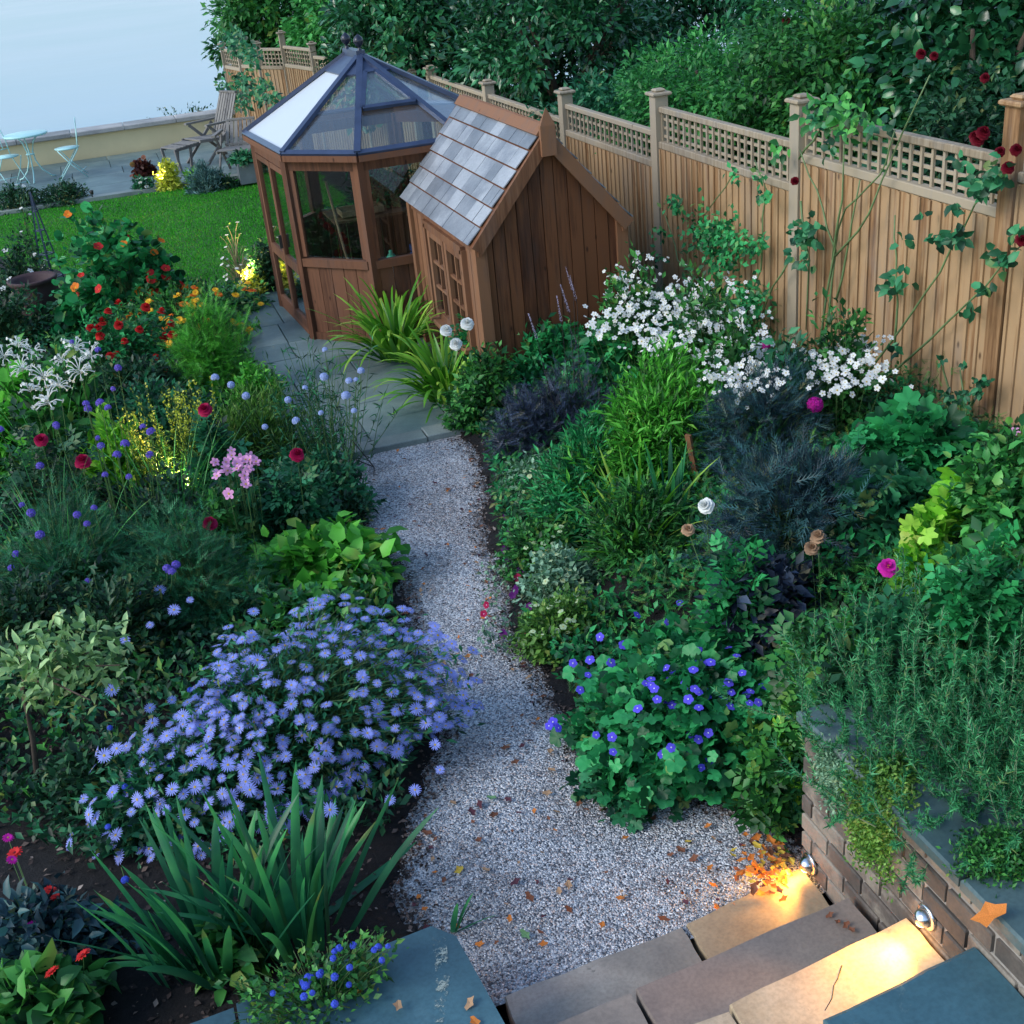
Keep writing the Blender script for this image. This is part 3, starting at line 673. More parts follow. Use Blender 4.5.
# river wall
t = empty('garden_wall', (0, 23.25, 0), 'low cream rendered wall with pale stone coping between the terrace and the water', 'wall')
mb = MB(); mb.box((-3.3, 23.25, .17), (12.2, .24, .52)); mb.build('rendered_face', 'render_cream', t)
mb = MB(); x = -9.4
while x < 2.7: mb.box((x + .45, 23.3, .475), (.89, .52, .075), bev=.01); x += .9
mb.build('coping', 'concrete', t)

# ================================================================== STEPS, RETAINING WALLS, STEP LAMPS
st = empty('stone_steps', (1.3, 2.7, 0), 'worn garden steps of tan, brown and blue slabs at the foot of the gravel', 'steps')
def tread(poly, z0, z1, mat, name='tread_slab', lab=None):
    mb = MB(); p = []
    n = len(poly)
    for i in range(n):   # slightly uneven worn edges
        a, b_ = Vector(poly[i]), Vector(poly[(i + 1) % n])
        for k in range(6):
            q = a.lerp(b_, k / 6); wv = 0 if k == 0 else .005
            p.append((q.x + random.uniform(-wv, wv), q.y + random.uniform(-wv, wv)))
    k = len(p); c = Vector((sum(q[0] for q in p) / k, sum(q[1] for q in p) / k))
    ins = [((q[0] - c.x) * (1 - .012) + c.x, (q[1] - c.y) * (1 - .03) + c.y) for q in p]
    vs = [(*q, z0) for q in p] + [(*q, z1 - .009) for q in p] + [(*q, z1) for q in ins]
    fs = [tuple(range(k))[::-1], tuple(range(2 * k, 3 * k))] + [(l * k + i, l * k + (i + 1) % k, (l + 1) * k + (i + 1) % k, (l + 1) * k + i) for l in (0, 1) for i in range(k)]
    mb.add(vs, fs); o = mb.build(name, mat, st)
    if lab: o['label'] = lab
    return o
tread([(.66, 2.66), (1.355, 2.66), (1.37, 2.985), (.67, 2.95)], -.06, .015, 'greystone', lab='grey brown slab at the gravel edge')
tread([(1.375, 2.66), (1.9, 2.66), (1.915, 3.07), (1.39, 2.99)], -.06, .017, 'sandstone', lab='tan slab lit by the upper wall lamp')
tread([(.5, 2.3), (1.03, 2.3), (1.03, 2.665), (.5, 2.64)], .1, .165, 'greystone')
tread([(1.04, 2.34), (1.905, 2.36), (1.9, 2.735), (1.05, 2.67)], .1, .17, 'unlit_stone', lab='brown slab coloured darker where the lamps miss it')
tread([(.5, 1.98), (1.2, 1.98), (1.22, 2.34), (.5, 2.34)], .275, .338, 'sandstone')
tread([(1.212, 2.05), (1.925, 2.05), (1.918, 2.44), (1.232, 2.36)], .275, .34, 'sandstone', lab='tan slab with a thin crack lit by the lower wall lamp')
tread([(.4, 1.2), (1.35, 1.2), (1.37, 2.06), (.4, 2.03)], .445, .508, 'greystone')
tread([(1.36, 1.2), (1.93, 1.2), (1.925, 2.13), (1.38, 2.08)], .445, .51, 'bluestone', lab='blue slate slab on the top step')
mb = MB(); mb.box((1.24, 2.42, .01), (1.32, .48, .19)); mb.box((1.22, 2.08, .12), (1.42, .5, .31)); mb.box((1.16, 1.6, .2), (1.5, .88, .49)); mb.build('risers', 'mortar', st)
cp = [G(*p, .342) for p in ((842, 965), (838, 978), (834, 985), (832, 998), (825, 1010))]
mb = MB(); mb.tube([(p[0], p[1], .3395) for p in cp], .0022, .0016, 5); mb.build('crack', 'lamp_black', st)

def course_wall(t, x, y0, y1, z0, z1, th=.09, face=-1, pitch=.088, bl=.215, name='bricks'):
    mb = MB(); z = z0; row = 0
    while z < z1 - .02:
        y = y0 - (bl / 2 if row % 2 else 0)
        hh = min(pitch, z1 - z)
        while y < y1:
            a, b_ = max(y, y0), min(y + bl, y1)
            if b_ - a > .03: mb.box((x - face * th / 2 + random.uniform(-.004, .004), (a + b_) / 2, z + hh / 2), (th, b_ - a - .012, hh - .014), bev=.005)
            y += bl
        z += pitch; row += 1
    mb.build(name, 'brick', t)
t = empty('retaining_wall', (2.0, 2.6, 0), 'weathered brick retaining wall with slate coping beside the steps under the rosemary', 'wall')
course_wall(t, 1.93, 1.2, 3.1, 0, .665)
mb = MB(); mb.box((2.0, 2.15, .32), (.12, 1.88, .68)); mb.box((2.06, 3.03, .3), (.22, .1, .7)); mb.build('mortar_core', 'mortar', t)
for (a, b_) in ((1.2, 1.72), (1.73, 2.2), (2.21, 2.62), (2.63, 3.12)):
    mb = MB(); mb.box((2.1 + random.uniform(-.005, .005), (a + b_) / 2, .69), (.37, b_ - a, .05), bev=.008); mb.build('coping_slab', 'coping_stone', t)
mb = MB(); mb.box((1.985, 2.62, .115), (.05, .5, .14), bev=.01)
t2 = empty('border_wall', (.1, 2.85, 0), 'blue slate capped low wall between the iris bed and the steps at the lower left', 'wall')
zz = .3; q = [G(*p, zz)[:2] for p in ((431, 926), (456, 936), (505, 1024))]
mb = MB(); mb.prism([(-.2, q[0][1] - .06), tuple(q[0]), tuple(q[1]), tuple(q[2]), (.62, 2.2), (-.2, 2.2)][::-1], zz - .05, zz)
mb.build('coping_slab', 'bluestone', t2)
mb = MB(); mb.prism([(-1.4, q[0][1] - .14), (-.21, q[0][1] - .07), (-.21, 2.2), (-1.4, 2.2)][::-1], zz - .05, zz - .003); mb.build('coping_slab', 'bluestone', t2)
mb = MB(); mb.prism([(-1.4, q[0][1] - .2), (q[0][0] - .02, q[0][1] - .1), (q[1][0] - .03, q[1][1] - .06), (q[2][0] - .03, 2.5), (.59, 2.2), (-1.4, 2.2)][::-1], -.1, zz - .05); mb.build('mortar_core', 'mortar', t2)
# lichen streak on the slate, a thin crust
mt, nt, b = newmat('lichen'); n, v = noise(nt, 22, 8, .8); f = ramp(nt, n, [(.53, (0, 0, 0)), (.6, (1, 1, 1))])
b.inputs['Base Color'].default_value = (.3, .36, .33, 1); b.inputs['Roughness'].default_value = .9; nt.links.new(f, b.inputs['Alpha'])
P0 = [G(*p, zz + .0035) for p in ((432, 935), (446, 938), (450, 975), (444, 1022), (434, 1022), (436, 975))]
mb = MB(); mb.add([(p[0], p[1], zz + .003) for p in P0], [(0, 1, 2, 5), (5, 2, 3, 4)]); mb.build('lichen_crust', 'lichen', t2)

def spot(o, loc, e, size=.03, col=(1, .44, .08), d=(0, 0, -1), ang=120, point=False):
    l = bpy.data.lights.new('lamp_glow', 'POINT' if point else 'SPOT'); l.energy = e; l.color = col; l.shadow_soft_size = size
    if not point: l.spot_size = math.radians(ang); l.spot_blend = .7
    lo = bpy.data.objects.new('lamp_glow', l); COL.objects.link(lo); lo.parent = o; lo.location = Vector(loc) - Vector(o.location)
    lo.rotation_euler = (-Vector(d)).to_track_quat('Z', 'Y').to_euler()
def step_lamp(P, e, label):
    x, y, z = P; t = empty('step_lamp', (x, y, z), label, 'wall lamp', 'eyelid lamps on the step wall')
    mb = MB(); mb.lathe([(.001, -.004), (.042, -.004), (.045, .003), (.04, .008), (.001, .009)], (x, y, z), 24, axis=(-1, 0, 0)); mb.build('back_plate', 'steel', t)
    mb = MB(); R_ = .033; vs = []; nu, nv = 16, 9     # half-dome hood open below
    for j in range(nv):
        b2 = PI * .5 * j / (nv - 1)
        for i in range(nu): a = -PI * .12 + (PI * 1.24) * i / (nu - 1); vs.append((x - .008 - R_ * math.sin(b2) * 1.1, y + R_ * math.cos(b2) * math.cos(a), z + R_ * math.cos(b2) * math.sin(a)))
    mb.add(vs, [(j * nu + i, j * nu + i + 1, (j + 1) * nu + i + 1, (j + 1) * nu + i) for j in range(nv - 1) for i in range(nu - 1)], 0, True)
    mb.build('hood', 'steel', t)
    mb = MB(); mb.lathe([(.001, -.012), (.018, -.008), (.018, 0), (.001, 0)], (x - .018, y, z - .012), 12); mb.build('lens', 'lamp_lens', t)
    spot(t, (x - .06, y, z - .008), e * 1.8, .05, d=(-1, -.22, -.12), ang=108)
    spot(t, (x - .05, y, z - .02), e * .06, .02, d=(0, 0, -1), ang=150)
LP1 = onX(810, 870, 1.925) + np.array([0, 0, .03]); LP2 = onX(927, 917, 1.925)
step_lamp(LP1, 9, 'silver eyelid step lamp glowing over the tan slab beside the gravel')
step_lamp(LP2, 10, 'silver eyelid step lamp glowing over the cracked slab further down the wall')
# thin mortar ledge at the foot of the wall
mb = MB(); mb.box((1.905, 2.9, .03), (.03, .38, .05)); 
def spike_lamp(P, label, e, d=(0, 0, 1), hgt=.08):
    x, y, z = P; t = empty('spike_lamp', (x, y, z), label, 'garden lamp', 'spike lamps in the flower beds')
    mb = MB(); mb.tube([(x, y, z), (x, y, z + hgt)], .006, .006, 6); mb.build('spike', 'lamp_black', t)
    dd = Vector(d).normalized(); c = Vector((x, y, z + hgt))
    mb = MB(); mb.lathe([(.012, -.03), (.025, -.02), (.028, .03), (.024, .031), (.02, .01)], c, 14, axis=dd); mb.build('housing', 'lamp_black', t)
    mb = MB(); mb.lathe([(.001, .012), (.021, .012), (.018, .018), (.001, .022)], c, 14, axis=dd); mb.build('lens', 'lamp_lens', t)
    spot(t, c + dd * .05, e * 2.2, .03, col=(1, .72, .28), d=dd, ang=130)

# ================================================================== FENCES
def post(t, x, y, z0, z1, mat='fence_grey', w_=.1):
    mb = MB(); mb.box((x, y, (z0 + z1) / 2), (w_, w_, z1 - z0)); p = mb.build('post', mat, t)
    mb = MB(); mb.box((x, y, z1 + .014), (w_ + .05, w_ + .05, .028), bev=.008); mb.box((x, y, z1 + .04), (w_ * .8, w_ * .8, .024), bev=.011)
    c = mb.build('post_cap', mat, p, off=t.location)
def panel(t, a, b_, z0, zm, zt, bmat, tmat):
    a, b_ = Vector(a), Vector(b_); d = (b_ - a); L = d.length; d /= L; n = Vector((-d.y, d.x)) ;  ang = math.atan2(d.y, d.x)
    if n.x > 0: n = -n
    Rz = Matrix.Rotation(ang, 3, 'Z'); mb = MB(); k = int(L / .09)
    for i in range(k):
        c = a + d * (L * (i + .5) / k); h0 = z0 + random.uniform(-.01, .01)
        tilt = Matrix.Rotation(ang + .1, 3, 'Z')
        mb.box((c.x + n.x * .02, c.y + n.y * .02, (h0 + zm) / 2), (L / k * .74, .016, zm - h0 - .02), 0, tilt)
        # edge strip that gives each feather-edge board its raised lip
        c2 = c + d * (L / k * .36); mb.box((c2.x + n.x * .036, c2.y + n.y * .036, (h0 + zm) / 2), (L / k * .22, .012, zm - h0 - .024), 0, Rz, r=random.random() * .8 + .2)
    mb.build('board_panel', bmat, t)
    mb = MB(); c = (a + b_) / 2
    mb.box((c.x, c.y, (z0 + zm) / 2), (L, .012, zm - z0 - .04), 0, Rz, r=0)  # dark sheet; the shade between the boards is put into its colour
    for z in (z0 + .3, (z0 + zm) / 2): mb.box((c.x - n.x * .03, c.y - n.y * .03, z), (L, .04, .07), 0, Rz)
    mb.build('shade_backing', 'fence_shade', t)
    mb = MB(); mb.box((c.x, c.y, zt - .02), (L, .06, .045), 0, Rz, bev=.006); mb.box((c.x + n.x * .005, c.y + n.y * .005, zm + .02), (L, .07, .055), 0, Rz, bev=.006)
    k = int(L / .095)
    for i in range(k + 1):
        q_ = a + d * (L * i / k); mb.box((q_.x, q_.y, (zm + zt) / 2), (.02, .016, zt - zm - .04), 0, Rz)
    nr = max(2, int(round((zt - zm) / .08)))
    for i in range(1, nr): mb.box((c.x - n.x * .012, c.y - n.y * .012, zm + .02 + (zt - zm - .05) * i / nr), (L, .014, .02), 0, Rz)
    mb.build('trellis', tmat, t)
FX = 4.25
t = empty('timber_fence', (FX, 9, 0), 'tan boarded timber fence stepping down with square trellis on top, behind the right flower bed', 'fence')
posts = [(1.1, 2.5), (3.05, 2.42), (5.0, 2.3), (7.0, 2.1), (9.13, 1.93), (11.2, 1.74), (13.6, 1.6), (16.0, 1.56)]
tops = [(2.4, 2.1), (2.25, 1.95), (2.05, 1.75), (1.85, 1.54), (1.65, 1.37), (1.5, 1.22), (1.49, 1.22)]
for i, (y, z) in enumerate(posts): post(t, FX, y, -.05, z, 'fence_wood' if i < 3 else 'fence_grey', .11)
for i in range(len(tops)):
    panel(t, (FX, posts[i][0] + .06), (FX, posts[i + 1][0] - .06), float(bedR(np.array(4.0), np.array(posts[i][0] + .5))) - .1, tops[i][1], tops[i][0], 'fence_wood', 'fence_grey')
t = empty('far_fence', (3, 20, 0), 'brown boarded fence with trellis running down to the water behind the greenhouse', 'fence')
pf = [(4.1, 16.4, 1.5), (3.85, 18.2, 1.6), (3.45, 19.9, 1.7), (3.19, 21.1, 1.82), (2.86, 21.7, 1.66), (2.62, 22.3, 1.76), (2.45, 23.2, 1.6)]
for i, (x, y, z) in enumerate(pf):
    post(t, x, y, -.05, z, 'fence_grey', .09)
    if i < len(pf) - 1:
        a, b_ = Vector((x, y)), Vector(pf[i + 1][:2]); d = (b_ - a).normalized() * .05
        zt = min(z, pf[i + 1][2]) - .06; panel(t, a + d, b_ - d, .0, zt - .32, zt, 'fence_wood', 'fence_grey')

# ================================================================== GREENHOUSE
OC = [(1.39, 11.85), (1.47, 10.63), (1.98, 10.1), (2.86, 10.1), (3.36, 10.63), (3.36, 11.85), (2.86, 12.4), (1.94, 12.4)]   # A B C D E F G Hh
ZE, ZD = 1.62, .74
gh = empty('greenhouse', (2.38, 11.25, 0), 'eight sided cedar greenhouse with dark glazing bars and a pointed glass roof', 'greenhouse')
cen = Vector((2.38, 11.25))
def side(i, kind):
    a, b_ = Vector(OC[i]), Vector(OC[(i + 1) % 8]); d = (b_ - a); L = d.length; d /= L; n = Vector((d.y, -d.x))
    if n.dot((a + b_) / 2 - cen) < 0: n = -n
    ang = math.atan2(d.y, d.x); Rz = Matrix.Rotation(ang, 3, 'Z'); c = (a + b_) / 2
    def bx(mb, u, z, wd, hh, dn=0, th=.04, r=None): p = a + d * u + n * dn; mb.box((p.x, p.y, z), (wd, th, hh), 0, Rz, r=r)
    fr = MB()
    bx(fr, L / 2, ZE - .04, L - .05, .1, 0, .05)
    br = MB(); bx(br, L / 2, .05, L - .05, .1, 0, .05); br.build('bottom_rail', 'cedar', gh)
    if kind == 'board':
        bx(fr, L / 2, ZD, L - .05, .07, .01, .06); bx(fr, .055, (ZD + ZE) / 2, .04, ZE - ZD - .1, .004, .04); bx(fr, L - .055, (ZD + ZE) / 2, .04, ZE - ZD - .1, .004, .04)
        fr.build('side_frame', 'cedar', gh)
        bd = MB(); k = max(4, int(L / .13))
        for j in range(k): bx(bd, .04 + (L - .08) * (j + .5) / k, (ZD + .06) / 2, (L - .08) / k - .006, ZD - .1, .0, .025)
        bd.build('board_dado', 'cedar', gh)
        g = MB(); p = c; g.box((p.x, p.y, (ZD + ZE) / 2), (L - .12, .006, ZE - ZD - .1), 0, Rz); g.build('window', 'glass', gh)
    else:   # a pair of glazed doors
        fr.build('door_frame', 'cedar', gh)
        for s_ in (0, 1):
            u0, u1 = .03 + s_ * (L - .06) / 2, .03 + (s_ + 1) * (L - .06) / 2; dm = MB()
            for u in (u0 + .025, u1 - .025): bx(dm, u, ZE / 2, .045, ZE - .2, .012, .04)
            for z, hh in ((ZE - .12, .05), (ZD - .1, .09), (.13, .08)): bx(dm, (u0 + u1) / 2, z, u1 - u0 - .09, hh, .012, .038)
            dr = dm.build('door', 'cedar', gh)
            g = MB(); p = a + d * (u0 + u1) / 2 + n * .01
            g.box((p.x, p.y, (ZD + ZE) / 2 - .1), (u1 - u0 - .09, .006, ZE - ZD - .12), 0, Rz); g.box((p.x, p.y, ZD / 2), (u1 - u0 - .09, .006, ZD - .3), 0, Rz)
            g.build('glass_pane', 'glass', dr, off=gh.location)
        hm = MB(); p = a + d * (L / 2) + n * .045; hm.box((p.x, p.y, .8), (.02, .03, .12), 0, Rz); hm.build('door_handle', 'lamp_black', gh)
for i in range(8): side(i, 'door' if i == 0 else 'board')
for p in OC:
    mb = MB(); mb.box((p[0], p[1], ZE / 2), (.075, .075, ZE), 0, Matrix.Rotation(.4, 3, 'Z')); mb.build('corner_post', 'cedar', gh)
R1, R2 = Vector((2.29, 11.42, 2.3)), Vector((2.33, 11.08, 2.3))
EV = [Vector((p[0], p[1], ZE + .06)) for p in ((1.33, 12.0), (1.45, 10.54), (1.97, 10.0), (2.87, 10.0), (3.43, 10.57), (3.43, 11.92), (2.9, 12.5), (1.9, 12.5))]
apx = [R1, R2, R2, R2, R2, R1, R1, R1]; CAP = .2
def rp(i, t): return EV[i].lerp(apx[i], t)
for i in range(8):
    j = (i + 1) % 8; A_, B_ = EV[i], EV[j]
    n = (B_ - A_).cross(apx[i] - A_).normalized(); n = n if n.z > 0 else -n
    g = MB(); g.slab([rp(i, .0), rp(j, .0), rp(j, 1 - CAP), rp(i, 1 - CAP)], n, .006)
    g.build('roof_pane', 'sky_pale_glass' if i in (7, 0) else 'roof_glass', gh)  # pale diffuse veil on the left panes stands for reflected sky
    g = MB(); top = [rp(i, 1 - CAP), rp(j, 1 - CAP), apx[j]] + ([apx[i]] if apx[i] != apx[j] else [])
    g.slab([v_ + n * .012 for v_ in top], n, .012); g.build('roof_cap', 'lead', gh)
    g = MB(); g.bar(A_ + n * .01, B_ + n * .01, .05, .03, up=n); g.bar(rp(i, 1 - CAP) + n * .015, rp(j, 1 - CAP) + n * .015, .025, .02, up=n); g.build('eaves_bar', 'cedar' if 0 else 'lead', gh)
    g = MB(); g.bar(rp(i, -.01) + Vector((0, 0, .02)), apx[i] + Vector((0, 0, .03)), .055, .035, up=(0, 0, 1)); g.build('glazing_bar', 'lead', gh)
    g = MB(); g.bar(A_ - Vector((0, 0, .035)), B_ - Vector((0, 0, .035)), .06, .05); g.build('eaves_board', 'cedar', gh)
mb = MB(); mb.bar(R1 + Vector((0, .03, .03)), R2 + Vector((0, -.03, .03)), .08, .06); mb.build('ridge', 'lead', gh)
for rr in (R1, R2):
    mb = MB(); mb.lathe([(.03, 0), (.03, .015), (.014, .03), (.012, .05), (.028, .058), (.042, .08), (.045, .1), (.038, .12), (.018, .14), (.004, .15), (.001, .155)], rr + Vector((0, 0, .04)), 18); mb.build('finial', 'finial_iron', gh)
# opening vent in the roof bay right of the middle bar
i, j = 2, 3; n = (EV[j] - EV[i]).cross(apx[i] - EV[i]).normalized(); n = n if n.z > 0 else -n
va_, vb_, vc_, vd_ = [EV[i].lerp(EV[j], u).lerp(apx[i], t_) + n * .03 for u, t_ in ((.06, .42), (.94, .42), (.75, .8), (.25, .8))]
mb = MB()
for a, b_ in ((va_, vb_), (vb_, vc_), (vc_, vd_), (vd_, va_)): mb.bar(a, b_, .04, .03, up=n)
vf = mb.build('roof_vent', 'lead', gh); mb = MB(); mb.slab([va_, vb_, vc_, vd_], n, .005); mb.build('glass_pane', 'roof_glass', vf, off=gh.location)
mb = MB(); mb.prism([(p[0] * .96 + cen.x * .04, p[1] * .96 + cen.y * .04) for p in OC], .03, .05); mb.build('floor_slab', 'concrete', gh)
# inside the greenhouse
t = empty('potting_bench', (2.6, 11.9, 0), 'slatted potting bench along the back of the greenhouse', 'bench')
mb = MB()
for k in range(7): mb.box((2.55, 11.55 + k * .085, .82), (1.2, .07, .025))
mb.build('bench_top', 'shed_trim', t); mb = MB()
for x in (2.0, 3.1):
    for y in (11.55, 12.05): mb.box((x, y, .42), (.05, .05, .78))
mb.build('legs', 'shed_wood', t)
t = empty('staging_shelf', (2.9, 10.7, 0), 'low slatted staging beside the right greenhouse windows', 'shelf')
mb = MB()
for k in range(5): mb.box((2.55 + k * .13, 10.6, .5), (.1, .62, .02)); mb.box((2.55 + k * .13, 10.6, .95), (.1, .5, .02))
mb.build('shelf', 'shed_trim', t); mb = MB()
for x in (2.52, 3.1):
    for y in (10.35, 10.85): mb.box((x, y, .48), (.04, .04, .94))
mb.build('uprights', 'shed_wood', t)
t = empty('seed_tray', (2.25, 11.68, .84), 'pale seed tray lying on the potting bench', 'tray')
mb = MB(); mb.box((2.25, 11.68, .855), (.42, .26, .012), bev=.004)
for dx, dy, sx, sy in ((0, .125, .42, .012), (0, -.125, .42, .012), (.205, 0, .012, .24), (-.205, 0, .012, .24)): mb.box((2.25 + dx, 11.68 + dy, .88), (sx, sy, .05))
mb.build('tray', 'dl_tan', t)
t = empty('plant_food_bottle', (2.32, 10.5, .51), 'green and white bottle on the greenhouse staging', 'bottle')
mb = MB(); mb.lathe([(.001, 0), (.045, 0), (.047, .01), (.047, .1)], (2.22, 10.42, .52), 16); mb.build('body', 'white_plastic', t)
mb = MB(); mb.lathe([(.0475, .1), (.047, .17), (.03, .2), (.018, .21), (.018, .235), (.001, .24)], (2.22, 10.42, .52), 16); mb.build('cap', 'green_plastic', t)
mb = MB(); mb.box((2.25, 10.45, .505), (.3, .3, .02)); tag(mb.build('stool', 'shed_wood'), 'small wooden stool standing inside the greenhouse window', 'stool')
t = empty('plastic_crate', (2.55, 10.45, .52), 'blue slatted plastic crate on the greenhouse staging', 'crate')
mb = MB()
for k in range(3):
    z = .56 + k * .07
    for dx, dy, sx, sy in ((0, .14, .34, .012), (0, -.14, .34, .012), (.17, 0, .012, .28), (-.17, 0, .012, .28)): mb.box((2.62 + dx, 10.5 + dy, z), (sx, sy, .05))
mb.build('sides', 'blue_plastic', t); mb = MB(); mb.box((2.62, 10.5, .525), (.33, .27, .012)); mb.build('base', 'blue_plastic', t)
mb = MB(); mb.tube([(2.0, 10.7, .06), (1.9, 10.9, .7), (1.86, 11.1, 1.3)], .012, .012, 8); tag(mb.build('tool_handle', 'dl_tan'), 'long tool handle leaning inside the greenhouse front window', 'tool')
shrub('seedling_plants', 'leafy potted plants growing inside the greenhouse', 'plant', (2.5, 11.9, .85), .5, .22, .45, 60, 14, .06, .5, 'cheap', 'leaf_teal')

# ================================================================== SHED
SX0, SX1, SY0, SY1, SZE, SZR = 2.36, 3.44, 8.12, 9.96, 1.33, 1.95
sh = empty('garden_shed', ((SX0 + SX1) / 2, (SY0 + SY1) / 2, 0), 'small brown timber shed with a grey slate roof and two paned windows', 'shed')
sxm = (SX0 + SX1) / 2
for yy, nm_ in ((SY0, 'gable_wall'), (SY1, 'back_wall')):
    mb = MB(); k = 11; ww = (SX1 - SX0) / k
    for i in range(k):
        x = SX0 + ww * (i + .5); a, b_ = x - ww / 2 + .003, x + ww / 2 - .003
        f = lambda q_: SZE - .04 + (SZR - SZE) * (1 - abs(q_ - sxm) / (sxm - SX0))
        pts = [(a, 0), (b_, 0), (b_, f(b_))] + ([(sxm, f(sxm))] if a < sxm < b_ else []) + [(a, f(a))]
        vs = [(p[0], yy - .012 - .004 * (i % 2), p[1]) for p in pts] + [(p[0], yy + .012, p[1]) for p in pts]; kk = len(pts)
        mb.add(vs, [tuple(range(kk)), tuple(range(kk, 2 * kk))[::-1]] + [(q_, (q_ + 1) % kk, kk + (q_ + 1) % kk, kk + q_) for q_ in range(kk)])
    mb.build(nm_, 'shed_wood', sh)
for xx, s_ in ((SX0, -1), (SX1, 1)):
    mb = MB()
    if s_ > 0:
        for i in range(12): mb.box((xx, SY0 + (i + .5) * (SY1 - SY0) / 12, SZE / 2), (.024, (SY1 - SY0) / 12 - .005, SZE))
        mb.build('side_wall', 'shed_wood', sh)
    else:
        yw0, yw1, zw0, zw1 = 8.46, 9.42, .42, 1.14
        for (y0, y1, z0, z1) in ((SY0 + .05, yw0, 0, SZE), (yw1, SY1 - .05, 0, SZE), (yw0, yw1, 0, zw0), (yw0, yw1, zw1, SZE)):
            k = max(1, round((y1 - y0) / .12))
            for i in range(k): mb.box((xx, y0 + (i + .5) * (y1 - y0) / k, (z0 + z1) / 2), (.024 + .004 * (i % 2), (y1 - y0) / k - .005, z1 - z0))
        mb.build('window_wall', 'shed_trim', sh)  # lighter wood than the gable; the light from the left is in its colour
        for k in range(2):
            a, b_ = yw0 + k * (yw1 - yw0) / 2 + .01, yw0 + (k + 1) * (yw1 - yw0) / 2 - .01; mb = MB()
            for y in (a + .03, b_ - .03): mb.box((xx - .018, y, (zw0 + zw1) / 2), (.05, .06, zw1 - zw0))
            for z in (zw0 + .03, zw1 - .03): mb.box((xx - .018, (a + b_) / 2, z), (.048, b_ - a - .12, .06))
            mb.box((xx - .014, (a + b_) / 2, (zw0 + zw1) / 2), (.03, .022, zw1 - zw0 - .12))
            for z in (1, 2): mb.box((xx - .014, (a + b_) / 2, zw0 + .06 + (zw1 - zw0 - .12) * z / 3), (.032, b_ - a - .12, .022))
            wf = mb.build('window', 'shed_trim', sh)
            g = MB(); g.box((xx - .006, (a + b_) / 2, (zw0 + zw1) / 2), (.005, b_ - a - .1, zw1 - zw0 - .1)); g.build('glass_pane', 'shade_glass', wf, off=sh.location)  # tint stands in for the dark shed interior
        mb = MB(); mb.box((xx - .05, (yw0 + yw1) / 2, zw0 - .02), (.1, yw1 - yw0 + .08, .04), bev=.006); mb.build('window_sill', 'shed_trim', sh)
        mb = MB(); mb.box((xx - .03, (yw0 + yw1) / 2, zw1 + .03), (.05, yw1 - yw0 + .08, .06)); mb.build('window_head', 'shed_trim', sh)
        for (y, zc) in ((yw0 - .03, .78), (yw1 + .03, .78)): mb = MB(); mb.box((xx - .03, y, zc), (.05, .05, .78)); mb.build('window_jamb', 'shed_trim', sh)
for x in (SX0, SX1):
    for y in (SY0, SY1): mb = MB(); mb.box((x, y, SZE / 2 - .01), (.085, .085, SZE)); mb.build('corner_post', 'shed_trim', sh)
ov = .07; Y0, Y1 = SY0 - ov, SY1 + ov
for s_ in (-1, 1):
    xe = sxm + s_ * (SX1 - SX0) / 2 + s_ * .06; ze = SZE - .04; top = Vector((sxm, 0, SZR + .04)); ed = Vector((xe, 0, ze)); dn = (ed - top); L = dn.length; dn /= L
    nrm_ = Vector((dn.z * -s_, 0, abs(dn.x))) if False else Vector((-dn.z * s_ * 1.0, 0, dn.x * s_)).normalized(); nrm_ = nrm_ if nrm_.z > 0 else -nrm_
    mb = MB(); mb.slab([(top.x, Y0, top.z - .03), (top.x, Y1, top.z - .03), (ed.x, Y1, ed.z - .03), (ed.x, Y0, ed.z - .03)], nrm_, .02); mb.build('roof_deck', 'shed_wood', sh)
    mb = MB(); rows = 6
    for r in range(rows):
        u0, u1 = L * (r / rows) + .03, L * ((r + 1) / rows) + .02; y = Y0 + .03 - (random.uniform(.05, .15) if r % 2 else 0)
        while y < Y1 - .03:
            ww = random.uniform(.15, .3); a, b_ = max(y, Y0 + .03), min(y + ww, Y1 - .03)
            if b_ - a > .02:
                lift = .004 + random.uniform(0, .003); p0 = top + dn * u0; p1 = top + dn * u1
                q_ = [Vector((p0.x, a + .003, p0.z)) + nrm_ * lift, Vector((p0.x, b_ - .003, p0.z)) + nrm_ * lift, Vector((p1.x, b_ - .003, p1.z)) + nrm_ * (lift + .012), Vector((p1.x, a + .003, p1.z)) + nrm_ * (lift + .012)]
                mb.slab(q_, nrm_, .008)
            y += ww
    mb.build('roof_slates', 'slate_roof', sh)
    for yy in (Y0, Y1):
        mb = MB(); a = Vector((sxm + s_ * .01, yy, SZR + .04)); b_ = Vector((xe, yy, ze + .0)); mb.bar(a - nrm_ * .045, b_ + (b_ - a).normalized() * .02 - nrm_ * .045, .03, .09, up=nrm_); mb.build('bargeboard', 'shed_trim', sh)
    mb = MB(); mb.slab([(sxm, Y0 + .01, SZR + .062), (sxm, Y1 - .01, SZR + .062), (sxm + s_ * .055, Y1 - .01, SZR + .062 - .055 * abs(dn.z / dn.x)), (sxm + s_ * .055, Y0 + .01, SZR + .062 - .055 * abs(dn.z / dn.x))], nrm_, .02); mb.build('ridge_board', 'shed_trim', sh)
    mb = MB(); mb.box((xe - s_ * .05, (Y0 + Y1) / 2, ze - .055), (.03, Y1 - Y0 - .02, .07)); mb.build('fascia', 'shed_trim', sh)
